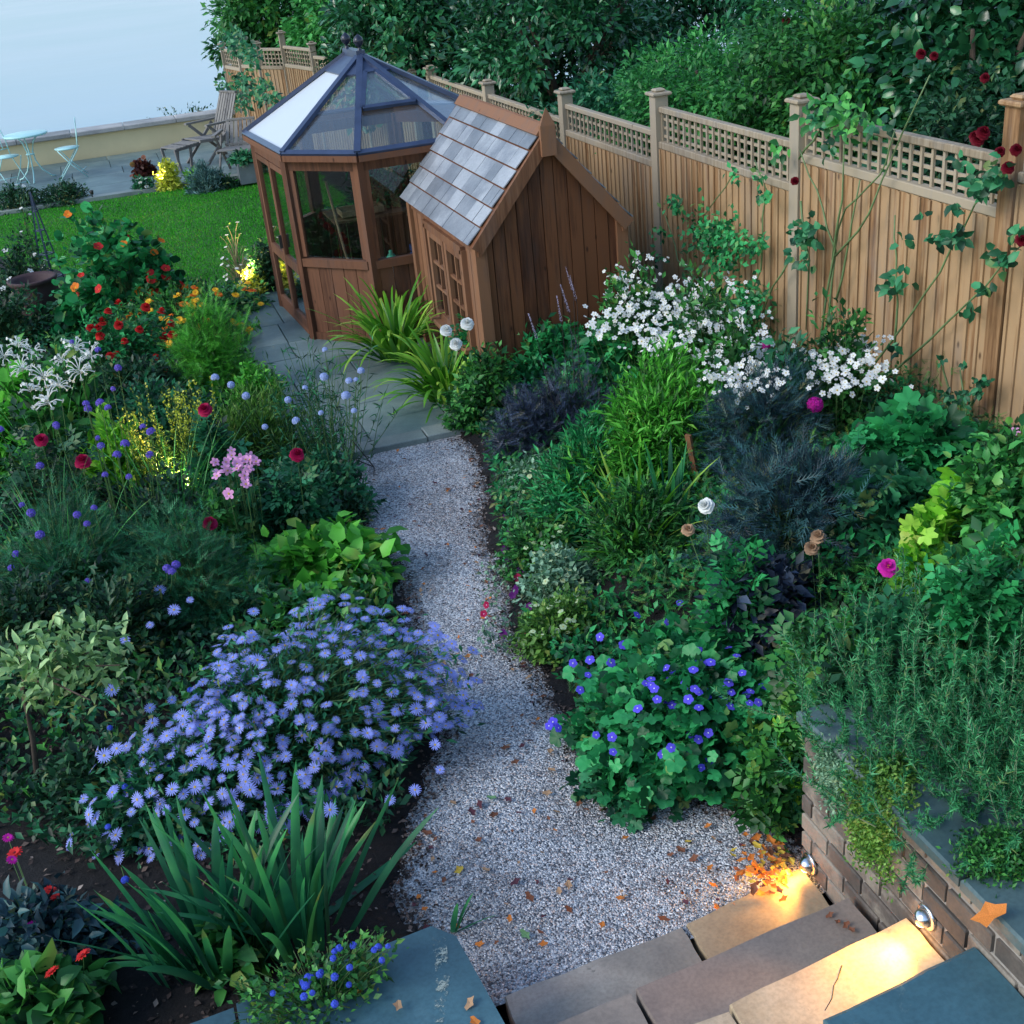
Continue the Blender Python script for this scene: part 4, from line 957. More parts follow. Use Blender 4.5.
mb = MB(); mb.box((sxm, Y0 - .025, SZR - .03), (.11, .035, .2)); mb.add([(sxm - .055, Y0 - .042, SZR + .07), (sxm + .055, Y0 - .042, SZR + .07), (sxm + .055, Y0 - .008, SZR + .07), (sxm - .055, Y0 - .008, SZR + .07), (sxm, Y0 - .025, SZR + .19)], [(0, 1, 4), (1, 2, 4), (2, 3, 4), (3, 0, 4)])
mb.build('finial', 'shed_trim', sh)
mb = MB(); mb.box((sxm, (SY0 + SY1) / 2, .6), (SX1 - SX0 - .1, SY1 - SY0 - .1, .02)); mb.build('floor', 'shed_wood', sh)

# ================================================================== PLANTS
def P(px, py, z): return G(px, py, z)
def plant(name, label, cat, px, py, w_, h, zc=None, ry=.8, **k):
    """px, py: middle of the crown in the survey picture; w_: its width there; h: its height"""
    zc = h * .55 if zc is None else zc
    Q = P(px, py, zc); z0 = bz(Q); Q = P(px, py, z0 + zc); z0 = bz(Q); rx = w_ / 2 * mpp(Q)
    return shrub(name, label, cat, (Q[0], Q[1], z0), rx, rx * ry, h, **k)
def topz(px, py, z): return P(px, py, z)
UP = np.array([0, 0, 1.])
def clusters(pts, k, r, nrm=UP, sp=.5):
    o = []; n_ = []
    for p in pts:
        for _ in range(k): o.append(np.array(p) + RG.normal(0, r, 3) * np.array([1, 1, sp])); n_.append(norm(nrm + RG.normal(0, .35, 3)))
    return o, n_

# ---- left bed, far end
plant('clipped_shrub', 'low dark rounded shrub beside the bistro set at the terrace edge', 'shrub', 62, 192, 62, .32, n=140, per=26, L=.05, tpl='cheap', mat='leaf_dark')
plant('clipped_shrub', 'dark spreading shrub at the far left corner of the lawn', 'shrub', 14, 198, 60, .34, n=140, per=26, L=.05, tpl='cheap', mat='leaf_dark')
plant('golden_shrub', 'small golden yellow shrub glowing in lamplight by the terrace', 'shrub', 167, 174, 28, .45, n=90, per=22, L=.06, mat='leaf_gold', amp=.1)
plant('heuchera', 'dark red leaved plant beside the golden shrub', 'plant', 143, 168, 24, .3, n=50, per=16, L=.07, tpl='round', W=1, mat='leaf_red')
r, tip, dr = plant('white_border_plant', 'low plant with white flowers in front of the dark red one', 'plant', 144, 183, 26, .25, n=60, per=16, L=.06, mat='leaf_teal')
i = pick(tip, dr, 10); heads(r, 'white_small', tip[i] + UP * .02, tipn(dr[i]), s=(2, 3))
plant('lavender', 'grey blue lavender mound at the far end of the lawn', 'plant', 205, 175, 44, .45, n=130, per=26, L=.07, W=.2, mat='leaf_lavender', up=.8)
plant('euphorbia', 'small lime green plant in front of the grey blue lavender', 'plant', 194, 177, 20, .25, n=40, per=16, L=.06, mat='leaf_lime')
plant('dark_border_plant', 'dark leafy plant below the wooden armchairs', 'plant', 225, 180, 26, .25, n=60, per=16, L=.06, mat='leaf_dark')
t = empty('planter', P(246, 176, .1), 'grey square planter at the corner of the terrace', 'planter'); Q = P(252, 186, .05)
mb = MB(); mb.box((Q[0], Q[1] + .3, .2), (.26, .26, .3), bev=.01); mb.build('box', 'planter_zinc', t); mb = MB(); mb.box((Q[0], Q[1] + .3, .352), (.23, .23, .01)); mb.build('soil', 'soil', t)
shrub('ivy_plant', 'trailing leafy plant in the grey planter', 'plant', (Q[0], Q[1] + .3, .35), .2, .2, .2, 50, 14, .07, .7, 'leaf', 'leaf_teal')
shrub('river_bush', 'thin weedy bush behind the river wall near the fence end', 'bush', (1.6, 23.75, .1), 1.0, .25, .55, 60, 12, .07, .5, 'cheap', 'leaf_dark')
plant('greenhouse_shrub', 'dark green shrub between the lawn and the greenhouse doors', 'shrub', 268, 258, 40, .62, n=120, per=22, L=.055, mat='leaf_dark')
r, tip, dr = plant('seedhead_plant', 'airy pale stemmed plant lit gold beside the greenhouse doors', 'plant', 235, 246, 46, .75, n=60, per=5, L=.03, mat='leaf_moss', stem='straw', stem_r=.008, tmin=.6, ry=.5)
i = pick(tip, dr, 26); heads(r, 'white_small', tip[i], tipn(dr[i]), s=(1.2, 2))
plant('golden_plant', 'small yellow leaved plant glowing over a lamp beside the paving', 'plant', 250, 284, 30, .25, n=50, per=16, L=.05, mat='leaf_gold')
plant('edge_groundcover', 'low dark cushion plant at the lawn corner near the greenhouse', 'plant', 235, 300, 60, .2, n=90, per=20, L=.05, mat='leaf_teal')
spike_lamp(P(164, 188, .05), 'spike lamp shining up through the golden shrub', 90)
spike_lamp(P(93, 198, .06), 'spike lamp at the lawn edge by the low dark shrub', 14)
spike_lamp(P(250, 291, .05), 'spike lamp below the yellow plant by the greenhouse', 70)
# nasturtium wigwam and bedding
r, tip, dr = plant('nasturtium', 'tall mound of nasturtiums climbing a wigwam at the lawn edge', 'climber', 130, 280, 175, .78, zc=.42, n=230, per=18, L=.085, W=1.0, tpl='round', mat='leaf_emerald', ry=.7, amp=.3)
i = pick(tip, dr, 46); heads(r, ['nasturtium_r', 'nasturtium_o', 'nasturtium_r'], tip[i] + UP * .03, tipn(dr[i], .3) - np.array([0, .5, 0]), s=(1.0, 1.5))
for k in range(4):
    pass
r, tip, dr = plant('zinnia_bed', 'wide bushy plant covered in yellow and orange daisies beside the nasturtiums', 'flowering plant', 178, 305, 150, .6, n=170, per=20, L=.06, mat='leaf_mid', ry=.7)
i = pick(tip, dr, 44); heads(r, ['zinnia_y', 'zinnia_y', 'zinnia_o'], tip[i] + UP * .03, tipn(dr[i]), s=(1.1, 1.5))
r, tip, dr = plant('dahlia', 'bushy green plant with round scarlet flowers under the nasturtiums', 'flowering plant', 112, 338, 130, .7, n=140, per=20, L=.07, mat='leaf_emerald', ry=.6)
i = pick(tip, dr, 20); heads(r, 'rose_scarlet', tip[i] + UP * .03, tipn(dr[i], .4), s=(.8, 1.15))
r, tip, dr = plant('white_campion', 'sparse dark plant with white flowers at the far left of the lawn', 'plant', 14, 262, 70, .9, n=90, per=16, L=.06, mat='leaf_dark')
i = pick(tip, dr, 16); heads(r, 'anemone', tip[i] + UP * .02, tipn(dr[i]), s=(1, 1.5))
r, tip, dr = plant('gaura', 'tall thin plant with small white flowers left of the nasturtiums', 'plant', 28, 230, 26, 1.2, n=40, per=14, L=.05, mat='leaf_dark', ry=1)
i = pick(tip, dr, 12); heads(r, 'white_small', tip[i], tipn(dr[i]), s=(1.4, 2))
t = empty('metal_obelisk', P(56, 290, .1), 'slim blue grey plant obelisk left of the nasturtiums', 'obelisk'); Q = P(56, 290, .1)
mb = MB(); top = Vector((Q[0], Q[1], 1.15))
for a in range(4): mb.bar((Q[0] + .14 * math.cos(a * PI / 2), Q[1] + .14 * math.sin(a * PI / 2), 0), top, .014, .014)
for z in (.25, .5, .75, .95):
    rr = .14 * (1 - z / 1.15)
    for a in range(4): mb.bar((Q[0] + rr * math.cos(a * PI / 2), Q[1] + rr * math.sin(a * PI / 2), z), (Q[0] + rr * math.cos((a + 1) * PI / 2), Q[1] + rr * math.sin((a + 1) * PI / 2), z), .01, .01)
mb.build('frame', 'lead', t)
Q = P(46, 330, .0); t = empty('garden_urn', (Q[0], Q[1], .05), 'dark terracotta urn with a rolled rim among the far left plants', 'urn')
mb = MB(); mb.lathe([(.13, 0), (.16, .02), (.2, .2), (.22, .38), (.21, .44), (.23, .46), (.24, .49), (.22, .5), (.19, .47), (.17, .4), (.001, .39)], (Q[0], Q[1], .04), 28); mb.build('body', 'terracotta', t)
plant('dark_perennial', 'dark green leafy plant around the terracotta urn', 'plant', 8, 315, 80, .55, n=120, per=18, L=.07, mat='leaf_dark')
plant('cosmos', 'bright feathery green bush beside the paving', 'plant', 208, 345, 92, .75, n=240, per=20, L=.08, W=.8, tpl='feather', mat='leaf_bright', ry=.85)
plant('parsley', 'low dense fine green cushion beside the paving', 'plant', 252, 388, 72, .3, n=150, per=24, L=.05, mat='leaf_bright', ry=.9)
plant('groundcover_mound', 'low dark leafy mound behind the yellow lit spikes', 'plant', 135, 385, 110, .35, n=160, per=20, L=.06, mat='leaf_dark')
# tobacco plants
for (x, y, lab) in ((18, 345, 'white tubular tobacco plant furthest left'), (76, 348, 'white tubular tobacco plant with seedheads on its right'), (44, 378, 'lower white tubular tobacco plant between the two taller ones')):
    r, tip, dr = plant('nicotiana', lab, 'flowering plant', x, y + 30, 60, .95, zc=.6, n=40, per=12, L=.12, W=.45, tpl='leaf', mat='leaf_mid', stem_r=.006)
    Q = [P(x + dx, y + dy, .98) for dx, dy in ((0, 0), (-14, 12), (15, 8), (4, 24))]
    heads(r, 'nicotiana', Q, [UP] * 4, s=(.8, 1.1), stems=.15, sr=.004)
r, tip, dr = plant('broad_leaved_plant', 'bright green broad leaved plant at the left edge below the tobacco flowers', 'plant', 28, 420, 110, .6, n=90, per=12, L=.14, W=.75, tpl='leaf', mat='leaf_bright', ry=.7)
plant('fern_shrub', 'dark teal bushy plant behind the crimson rose', 'plant', 150, 415, 150, .5, n=200, per=20, L=.06, mat='leaf_teal')
plant('lime_plant', 'upright lime green plant between the rose and the yellow spikes', 'plant', 113, 445, 66, .5, n=70, per=14, L=.1, W=.4, tpl='leaf', mat='leaf_lime', up=.8, ry=.8)
# lit yellow spikes
Q = P(188, 492, .1); r = empty('toadflax', (Q[0], Q[1], .08), 'clump of slender pale yellow flower spikes lit from below', 'flowering plant')
n = 60; az = RG.uniform(0, 6.28, n); rr = RG.random(n) ** .5
b0 = np.stack([Q[0] + np.cos(az) * rr * .22, Q[1] + np.sin(az) * rr * .2, np.full(n, .06)], 1); b1 = b0 + np.stack([np.cos(az) * .12 * rr, np.sin(az) * .12 * rr, RG.uniform(.45, .8, n)], 1)
t_ = np.linspace(0, 1, 5)[None, :, None]; put('stems', tubes(b0[:, None] * (1 - t_) + b1[:, None] * t_, np.full(n, .004), .002), 'stem_green', r)
def along(b0, b1, per, lo, hi):
    n = len(b0); si = np.repeat(np.arange(n), per); t = RG.uniform(lo, hi, n * per)[:, None]; return b0[si] * (1 - t) + b1[si] * t
pp = along(b0, b1, 26, .45, 1.0); put('flower_spikes', leaves('cheap', pp, norm(RG.normal(size=pp.shape) + UP), norm(RG.normal(size=pp.shape)), .022, .014), 'leaf_gold', r)
pp = along(b0, b1, 30, .0, .6); put('foliage', leaves('cheap', pp, norm(RG.normal(size=pp.shape) + UP * .8), norm(RG.normal(size=pp.shape) + UP), .07, .012), 'leaf_moss', r)
spike_lamp((Q[0] + .02, Q[1] - .12, .04), 'spike lamp lighting the yellow flower spikes', 60, d=(0, .25, 1))
# fine grassy plants and scabious
r, tip, dr = plant('catmint', 'fine grassy green plant right of the yellow spikes', 'plant', 250, 430, 110, .5, n=200, per=24, L=.06, W=.18, mat='leaf_moss', up=.9)
plant('sage_edge', 'dark bushy plant under the pale blue scabious stems', 'plant', 320, 482, 120, .35, n=170, per=20, L=.055, mat='leaf_teal')
Q = P(330, 470, .05); r = empty('scabious', (Q[0], Q[1], .05), 'airy clump of tall thin stems with pale blue pincushion flowers', 'flowering plant')
hp = [P(x, y, z) for x, y, z in ((349, 381, .95), (356, 380, .95), (324, 377, .95), (361, 371, .92), (346, 396, .9), (321, 413, .8), (354, 411, .85), (265, 427, .7), (296, 421, .75), (246, 396, .8), (231, 385, .8), (325, 350, 1.0), (288, 400, .85), (305, 388, .9), (215, 378, .85))]
heads(r, 'scabious', hp, [norm(UP + RG.normal(0, .3, 3)) for _ in hp], s=(.5, .95), stems=.35, sr=.003)
n = 90; az = RG.uniform(0, 6.28, n); b0 = np.stack([Q[0] + RG.normal(0, .12, n), Q[1] + RG.normal(0, .12, n), np.full(n, .05)], 1); b1 = b0 + np.stack([RG.normal(0, .15, n), RG.normal(0, .15, n), RG.uniform(.3, .85, n)], 1)
put('stems', tubes(b0[:, None] * (1 - t_) + b1[:, None] * t_, np.full(n, .003), .0015), 'stem_green', r)
pp = along(b0, b1, 14, .0, 1); put('foliage', leaves('cheap', pp, norm(RG.normal(size=pp.shape) + UP * .8), norm(RG.normal(size=pp.shape) + UP), .07, .008), 'leaf_teal', r)
Q = P(352, 464, .0); t = empty('plant_support', (Q[0], Q[1], .05), 'thin wire plant support leaning over the gravel', 'plant support')
mb = MB(); a, b_, c_ = P(345, 462, .02), P(374, 467, .2), P(374, 476, .02); mb.tube([a, P(345, 455, .22), b_, c_], .004, .004, 6); mb.tube([P(345, 462, .22), P(352, 440, .5), b_], .004, .004, 6); mb.build('wire', 'lamp_black', t)
# roses
def rosebush(label, x, y, w_, h, key, heads_px, **k):
    kw = dict(n=70, per=9, L=.1, W=1.1, tpl='compound', mat='leaf_teal'); kw.update(k)
    r, tip, dr = plant('rose_bush', label, 'rose', x, y, w_, h, **kw)
    Q = [P(*q) for q in heads_px]; heads(r, key, Q, [norm(norm(np.array([0, 0, 3.4]) - q) * .6 + UP * .5 + RG.normal(0, .2, 3)) for q in Q], name='bloom', s=(.85, 1.1), stems=.5, sr=.003); return r
rosebush('rose bush with one large crimson bloom at the left edge', 52, 475, 130, .75, 'rose_crimson', [(41, 440, .95), (83, 462, .8)], mat='leaf_dark')
rosebush('rose bush with a single crimson bloom above the yellow lit spikes', 212, 455, 60, .6, 'rose_crimson', [(205, 410, .85)])
rosebush('rose bush with a crimson bloom beside the scabious', 292, 492, 76, .5, 'rose_crimson', [(297, 455, .7)])
rosebush('low rose with one small crimson bloom in the middle of the left bed', 218, 532, 80, .45, 'rose_crimson', [(210, 524, .55)], mat='leaf_mid')
Q = P(240, 500, .2); r, tip, dr = plant('lupin_pink', 'stem of clustered pale pink flowers in the middle of the left bed', 'flowering plant', 238, 505, 60, .5, n=60, per=14, L=.09, W=.35, tpl='leaf', mat='leaf_teal')
Q = []
for (x, y) in ((232, 452), (228, 460), (236, 462), (244, 460), (250, 458), (238, 468), (246, 470), (246, 478), (219, 472), (227, 470), (229, 494), (247, 484), (256, 462), (216, 462)): Q += [P(x + RG.normal(0, 1.5), y + RG.normal(0, 1.5), .75) for _ in range(2)]
heads(r, 'pinkspray', Q, [norm(UP * .5 - np.array([0, .6, 0]) + RG.normal(0, .3, 3)) for _ in Q], s=(1.2, 1.7), stems=.6, sr=.002)
# central dark mass of verbena, fennel and friends
zs = [(60, 540, 190, .75, 'leaf_teal', 'feather', 'wide dark feathery plant at the left edge with violet flower heads'), (160, 505, 150, .6, 'leaf_dark', 'cheap', 'dark small leaved bush left of the pink flowers'),
      (190, 560, 190, .55, 'leaf_teal', 'feather', 'dark teal feathery plant above the blue asters'), (30, 610, 150, .6, 'leaf_dark', 'cheap', 'dark small leaved bush behind the variegated shrub'), (110, 620, 130, .5, 'leaf_dark', 'cheap', 'dark leafy plant between the variegated shrub and the asters')]
for x, y, w_, h, mt_, tp, lab in zs:
    r, tip, dr = plant('border_perennial', lab, 'plant', x, y, w_, h, n=260, per=20, L=.075 if tp == 'feather' else .05, W=.7 if tp == 'feather' else .45, tpl=tp, mat=mt_)
Q = P(95, 470, .1); r = empty('verbena', (Q[0], Q[1], .08), 'tall wiry verbena with small violet flower balls over the left bed', 'flowering plant')
hp = [P(x, y, z) for x, y, z in ((100, 403, 1.1), (108, 408, 1.1), (86, 404, 1.1), (88, 409, 1.05), (57, 427, 1.0), (56, 425, 1.0), (98, 438, .95), (101, 446, .95), (125, 444, .95), (143, 427, 1.0), (151, 432, 1.0), (117, 455, .9), (129, 477, .85), (40, 466, .9), (72, 342, 1.1), (98, 350, 1.1), (118, 368, 1.1), (113, 389, 1.05), (94, 508, .75), (77, 515, .75), (87, 524, .7), (0, 430, 1.0), (16, 554, .6), (11, 568, .6), (31, 513, .7), (40, 535, .65), (167, 569, .6), (176, 565, .6), (88, 581, .55), (22, 505, .7), (105, 475, .85), (172, 572, .6), (150, 455, .8))]
heads(r, 'verbena', hp, [norm(UP + RG.normal(0, .3, 3)) for _ in hp], s=(.65, 1.15), stems=.75, sr=.0035)
for (x, y, lab) in ((70, 600, 'thin arching grass with pale stems in the dark middle of the left bed'), (180, 540, 'thin arching grass left of the broad bright leaves'), (60, 480, 'thin arching grass below the crimson rose at the left edge')):
    Q = P(x, y, .1); r = empty('fine_grass', (Q[0], Q[1], .06), lab, 'grass plant'); blades('fine_grass', Q, 70, .85, .007, r, 'leaf_jasmine', lean=.55, arch=.9, rbase=.25, seg=7)
# primula / hosta patch
r, tip, dr = plant('primrose_patch', 'patch of broad bright green leaves at the left edge of the gravel', 'plant', 308, 563, 165, .24, n=170, per=8, L=.11, W=.8, tpl='leaf', mat='leaf_bright', ry=.8, tmin=.55, spread=.08, amp=.15, jit=.3)
plant('strawberry_edge', 'low mid green leafy plant below the broad bright leaves', 'plant', 326, 612, 105, .2, n=120, per=10, L=.07, W=.9, tpl='leaf', mat='leaf_mid')
plant('thyme_edge', 'low dark cushion plant spilling on the gravel above the broad bright leaves', 'plant', 342, 508, 56, .2, n=100, per=20, L=.035, mat='leaf_dark')
# variegated shrub with thin trunk
Q = P(40, 800, .05); r = empty('variegated_shrub', (Q[0], Q[1], .05), 'thin stemmed shrub with cream edged leaves at the left edge', 'shrub')
tr = [P(40, 800, .06), P(33, 740, .3), P(22, 690, .5), P(30, 650, .75)]; mb = MB(); mb.tube(tr, .014, .008, 8)
for e_ in ((100, 650), (75, 640), (15, 640), (90, 700), (55, 620), (60, 680), (120, 665)): c_ = Vector(P(28, 680, .6)); e2 = Vector(P(e_[0], e_[1], .8)); mb.tube([c_, c_.lerp(e2, .5) + Vector((0, 0, .03)), e2], .006, .003, 6)
mb.build('trunk', 'bark', r)
cc = P(64, 660, .75); n = 420; sp_ = RG.normal(size=(n, 3)); sp_ = norm(sp_) * (RG.random((n, 1)) ** .4) * np.array([.3, .25, .17]) + cc
put('crown', leaves('leaf', sp_, norm(RG.normal(size=(n, 3)) + UP * .2), norm(UP + RG.normal(0, .4, (n, 3))), RG.uniform(.05, .085, n), .032), 'leaf_varieg', r)
# asters
r, tip, dr = plant('aster', 'large sprawling mound of pale blue asters leaning over the gravel', 'flowering plant', 285, 690, 350, .6, zc=.33, n=1100, per=11, L=.045, W=.3, mat='leaf_teal', ry=.66, amp=.28, stem_r=.003)
i = pick(tip, dr, 800); pt, nn = tip[i] + UP * .02, tipn(dr[i], .8)
pt = np.concatenate([pt, np.array([P(x, y, .42) for x, y in ((138, 595), (160, 590), (190, 600), (174, 610), (125, 640), (150, 625), (112, 690), (148, 740), (150, 708), (172, 700), (205, 762), (228, 765), (250, 790), (300, 775), (390, 800), (415, 790), (440, 770), (435, 745), (330, 810))])]); nn = np.concatenate([nn, np.tile(norm(UP * .8 - np.array([0, .5, 0])), (19, 1))])
dc = np.linalg.norm(pt - np.array([0, 0, H]), axis=1); o_ = np.argsort(dc); a_, b_ = o_[:100], o_[100:]
heads(r, ['aster', 'aster', 'aster2'], pt[a_], nn[a_], s=(.65, 1.15)); headmass(r, 'aster', pt[b_], nn[b_], s=(.65, 1.15))
plant('ceratostigma_mat', 'low dark teal plant with blue flowers under the aster mound at left', 'plant', 150, 790, 150, .3, n=200, per=16, L=.055, W=.5, mat='leaf_teal')
r, tip, dr = plant('border_violet', 'dark leafy plant with a few violet flowers behind the iris leaves', 'plant', 90, 765, 120, .3, n=120, per=14, L=.05, mat='leaf_dark')
Q = [P(x, y, .3) for x, y in ((110, 728), (168, 768), (125, 787), (125, 880), (108, 827), (190, 690))]; heads(r, 'ceanothus', Q, [UP] * 6, s=(.65, .9), stems=.6)
# iris clumps
for (x, y, n_, L_, lab) in ((215, 965, 26, .62, 'left hand clump of tall sword shaped iris leaves'), (300, 945, 30, .66, 'right hand clump of tall sword shaped iris leaves beside the gravel')):
    Q = P(x, y, .05); r = empty('iris', (Q[0], Q[1], .05), lab, 'iris', 'iris clumps')
    blades('iris', Q, n_ + 14, L_ * .98, .04, r, 'leaf_iris', lean=.3, arch=.4, rbase=.2, azs=PI)
    o, _ = blades('iris', Q, 6, L_ * .9, .04, r, 'leaf_iris', lean=.85, arch=.45, rbase=.1, az0=(PI if x < 250 else .3), azs=.5)
Q = P(452, 935, .0); r = empty('iris', (Q[0], Q[1], .0), 'small iris fan poking over the corner of the slate coping', 'iris', 'iris clumps'); blades('iris', Q, 4, .22, .025, r, 'leaf_iris', lean=.6, arch=.5, rbase=.02, az0=.5, azs=.5)
r, tip, dr = plant('primrose', 'small crinkled green leaved plant at the foot of the iris clumps', 'plant', 230, 945, 90, .14, n=26, per=7, L=.09, W=.6, tpl='leaf', mat='leaf_mid')
r, tip, dr = plant('plumbago', 'trailing light green plant with small blue flowers over the slate coping', 'plant', 318, 985, 215, .12, zc=.3, ry=.42, n=190, per=8, L=.028, W=.6, tpl='cheap', mat='leaf_mid', amp=.45, h0=.28)
i = pick(tip, dr, 22); heads(r, 'ceanothus', tip[i] + UP * .02, tipn(dr[i]), s=(.45, .7))
r, tip, dr = plant('dahlia_dark', 'low dark leaved plant with scarlet flowers in the bottom left corner', 'flowering plant', 45, 930, 130, .3, n=170, per=12, L=.065, W=.5, tpl='leaf', mat='leaf_bluedark', tmin=.3, jit=.8)
Q = [P(x, y, .36) for x, y in ((50, 890), (56, 897), (83, 955), (52, 972), (15, 853))]; heads(r, 'dahlia_red', Q, [norm(UP + RG.normal(0, .3, 3)) for _ in Q], s=(.6, .85), stems=.5)
Q = [P(x, y, .36) for x, y in ((8, 838), (32, 925), (12, 860))]; heads(r, 'chrys_pink', Q, [norm(UP + RG.normal(0, .3, 3)) for _ in Q], s=(.6, .85), stems=.5, name='pink_flower')
plant('lettuce_leaved_plant', 'bright green broad leaved plant in the bottom left corner', 'plant', 40, 1000, 110, .2, n=50, per=7, L=.1, W=.7, tpl='leaf', mat='leaf_mid')

# low leafy growth filling the beds between the larger plants
def cover(name, x0, x1, y0, y1, n, fn, mat, L, hmax, keep, tpl='cheap', W=.5, seed=1):
    rg = np.random.default_rng(seed); x = rg.uniform(x0, x1, n); y = y0 + (y1 - y0) * rg.random(n) ** 1.25; z0 = fn(x, y)
    f = np.sin(x * 4.3 + seed) * np.sin(y * 3.1 + seed * 2) + .6 * np.sin(x * 9 + y * 7 + seed); h = hmax * (.45 + .3 * f) * rg.random(n) ** .6
    ok = keep(x, y) & (z0 > 0.0) & ((x < xl(y) - .07) | (x > xr(y) + .07)) & (h > .0) & (f > -.9); x, y, z0, h = x[ok], y[ok], z0[ok], h[ok]; m_ = len(x)
    p = np.stack([x, y, z0 + .01 + h], 1); g = leaves(tpl, p, norm(rg.normal(size=(m_, 3)) + UP * .3), norm(UP + rg.normal(0, .5, (m_, 3))), L * rg.uniform(.6, 1.3, m_), L * W)
    o = link(name, npmesh(name, g[0], g[1], g[2], [mat], g[3])); o['kind'] = 'stuff'
kl = lambda x, y: (y > 4.6 + .5 * np.sin(3 * x)) | ((x > -.2) & (y > 3.9))
cover('low_foliage', -3.5, 1.1, 3.6, 13, 42000, bedL, 'leaf_dark', .05, .22, kl, seed=2)
cover('low_foliage', -3.5, 1.1, 3.6, 13, 26000, bedL, 'leaf_teal', .055, .26, kl, seed=3)
cover('low_foliage', -3.5, 1.1, 4.6, 14, 15000, bedL, 'leaf_mid', .06, .26, kl, seed=4)
kr = lambda x, y: (((x - 1.95) / .38) ** 2 + ((y - 5.35) / .45) ** 2 > 1) & (y > 3.3)
cover('low_foliage', 1.3, 4.3, 3.2, 12, 42000, bedR, 'leaf_dark', .05, .22, kr, seed=5)
cover('low_foliage', 1.3, 4.3, 3.2, 12, 34000, bedR, 'leaf_emerald', .055, .26, kr, seed=6)
cover('low_foliage', 1.3, 4.3, 3.2, 12, 26000, bedR, 'leaf_mid', .06, .42, kr, seed=8, tpl='feather', W=.7)

# ---- right bed
for (x, y, L_, w_, lab) in ((398, 360, .75, .04, 'strap leaved clump against the greenhouse wall'), (447, 400, .62, .042, 'yellow green strap leaved clump in front of the shed window')):
    Q = P(x, y, .05); r = empty('agapanthus', (Q[0], Q[1], .03), lab, 'plant', 'strap leaved clumps by the shed')
    blades('agapanthus', Q, 120, L_, w_, r, 'leaf_strap', lean=.45, arch=1.5, rbase=.14, seg=9)
rosebush('white rose bush at the corner post of the shed', 478, 345, 90, .6, 'rose_white', [(446, 331, .8), (467, 324, .85), (456, 344, .7)], mat='leaf_emerald', n=80)
plant('shed_shrub', 'green leafy bush along the gable of the shed', 'shrub', 545, 345, 140, .55, n=220, per=18, L=.065, mat='leaf_emerald')
plant('shed_shrub', 'dense mid green bush at the top of the gravel in front of the shed', 'shrub', 482, 385, 90, .5, n=200, per=18, L=.06, mat='leaf_mid')
Q = P(570, 400, .2); r, tip, dr = plant('actaea', 'dark purple leaved plant with pale bottlebrush spikes before the shed', 'flowering plant', 575, 395, 150, .5, n=200, per=14, L=.09, W=.5, tpl='feather', mat='leaf_purple')
Q = [P(x, y, 1.05) for x, y in ((538, 342), (562, 325), (570, 315), (577, 303), (573, 292))]; heads(r, 'actaea', Q, [norm(np.array([-.18 + .05 * RG.normal(), .05, 1])) for _ in Q], name='flower_spike', s=(.75, 1.0), stems=.3, stem_mat='stem_dark', sr=.003)
plant('elder', 'dark blue purple cut leaved bush at the top right of the gravel', 'shrub', 545, 425, 110, .42, n=260, per=16, L=.09, W=.7, tpl='feather', mat='leaf_purple')
r, tip, dr = plant('green_anemone_leaves', 'leafy dark green plant under the left white flowers', 'plant', 640, 345, 150, .6, n=220, per=16, L=.08, W=.7, tpl='leaf', mat='leaf_emerald')
# white flower groups
def whiteg(label, spots, x, y, w_, h, k=7, r_=.05, key=('anemone', 'anemone', 'white_small'), z=1.0):
    r, tip, dr = plant('white_phlox', label, 'flowering plant', x, y, w_, h, n=130, per=16, L=.06, W=.5, mat='leaf_mid')
    c = [P(a, b, z) for a, b in spots]; pts, nn = clusters(c, k, r_, norm(UP * .6 + np.array([-.2, -.5, 0])))
    pts, nn = pts[:99], nn[:99]; heads(r, list(key), pts, nn, s=(.6, 1.1))
    p2, n2 = clusters(c, 16, r_ * 2.1, norm(UP * .6 + np.array([-.2, -.5, 0]))); headmass(r, 'anemone', p2, n2, s=(.4, .8)); i = np.arange(0, len(pts), 4)
    b0 = np.array(r.location); t = np.linspace(0, 1, 5)[None, :, None]; e_ = np.array(pts)[i]; s0 = np.stack([e_[:, 0] * .5 + b0[0] * .5, e_[:, 1] * .5 + b0[1] * .5, np.full(len(e_), b0[2])], 1)
    put('flower_stems', tubes(s0[:, None] * (1 - t) + e_[:, None] * t, np.full(len(i), .003), .002), 'stem_green', r)
whiteg('white flowered plant at the right corner of the shed', [(625, 277), (637, 287), (643, 265), (620, 297), (633, 310), (645, 312), (655, 298), (620, 312), (602, 328), (638, 330), (650, 345), (665, 335)], 640, 330, 90, .85, 7, .045)
whiteg('dense white flowered plant before the fence in the middle', [(675, 290), (690, 285), (700, 295), (705, 305), (690, 305), (680, 315), (710, 320), (695, 325), (720, 285), (728, 318), (748, 325), (710, 330), (680, 345), (670, 310)], 705, 345, 110, .85, 7, .05)
whiteg('white flowered plant below the fence climber beside the magenta phlox', [(735, 342), (750, 350), (715, 360), (722, 370), (742, 363), (752, 345), (730, 372), (738, 385), (760, 362), (762, 372), (755, 385)], 740, 385, 90, .75, 7, .045)
whiteg('white flowered plant furthest right against the fence', [(838, 352), (848, 345), (858, 350), (862, 362), (845, 362), (832, 375), (815, 360), (825, 355), (868, 350), (840, 385), (875, 378)], 840, 385, 80, .7, 7, .04)
r, tip, dr = plant('magenta_phlox', 'plant with magenta flower heads between the white ones', 'flowering plant', 785, 400, 80, .6, n=90, per=14, L=.07, mat='leaf_teal')
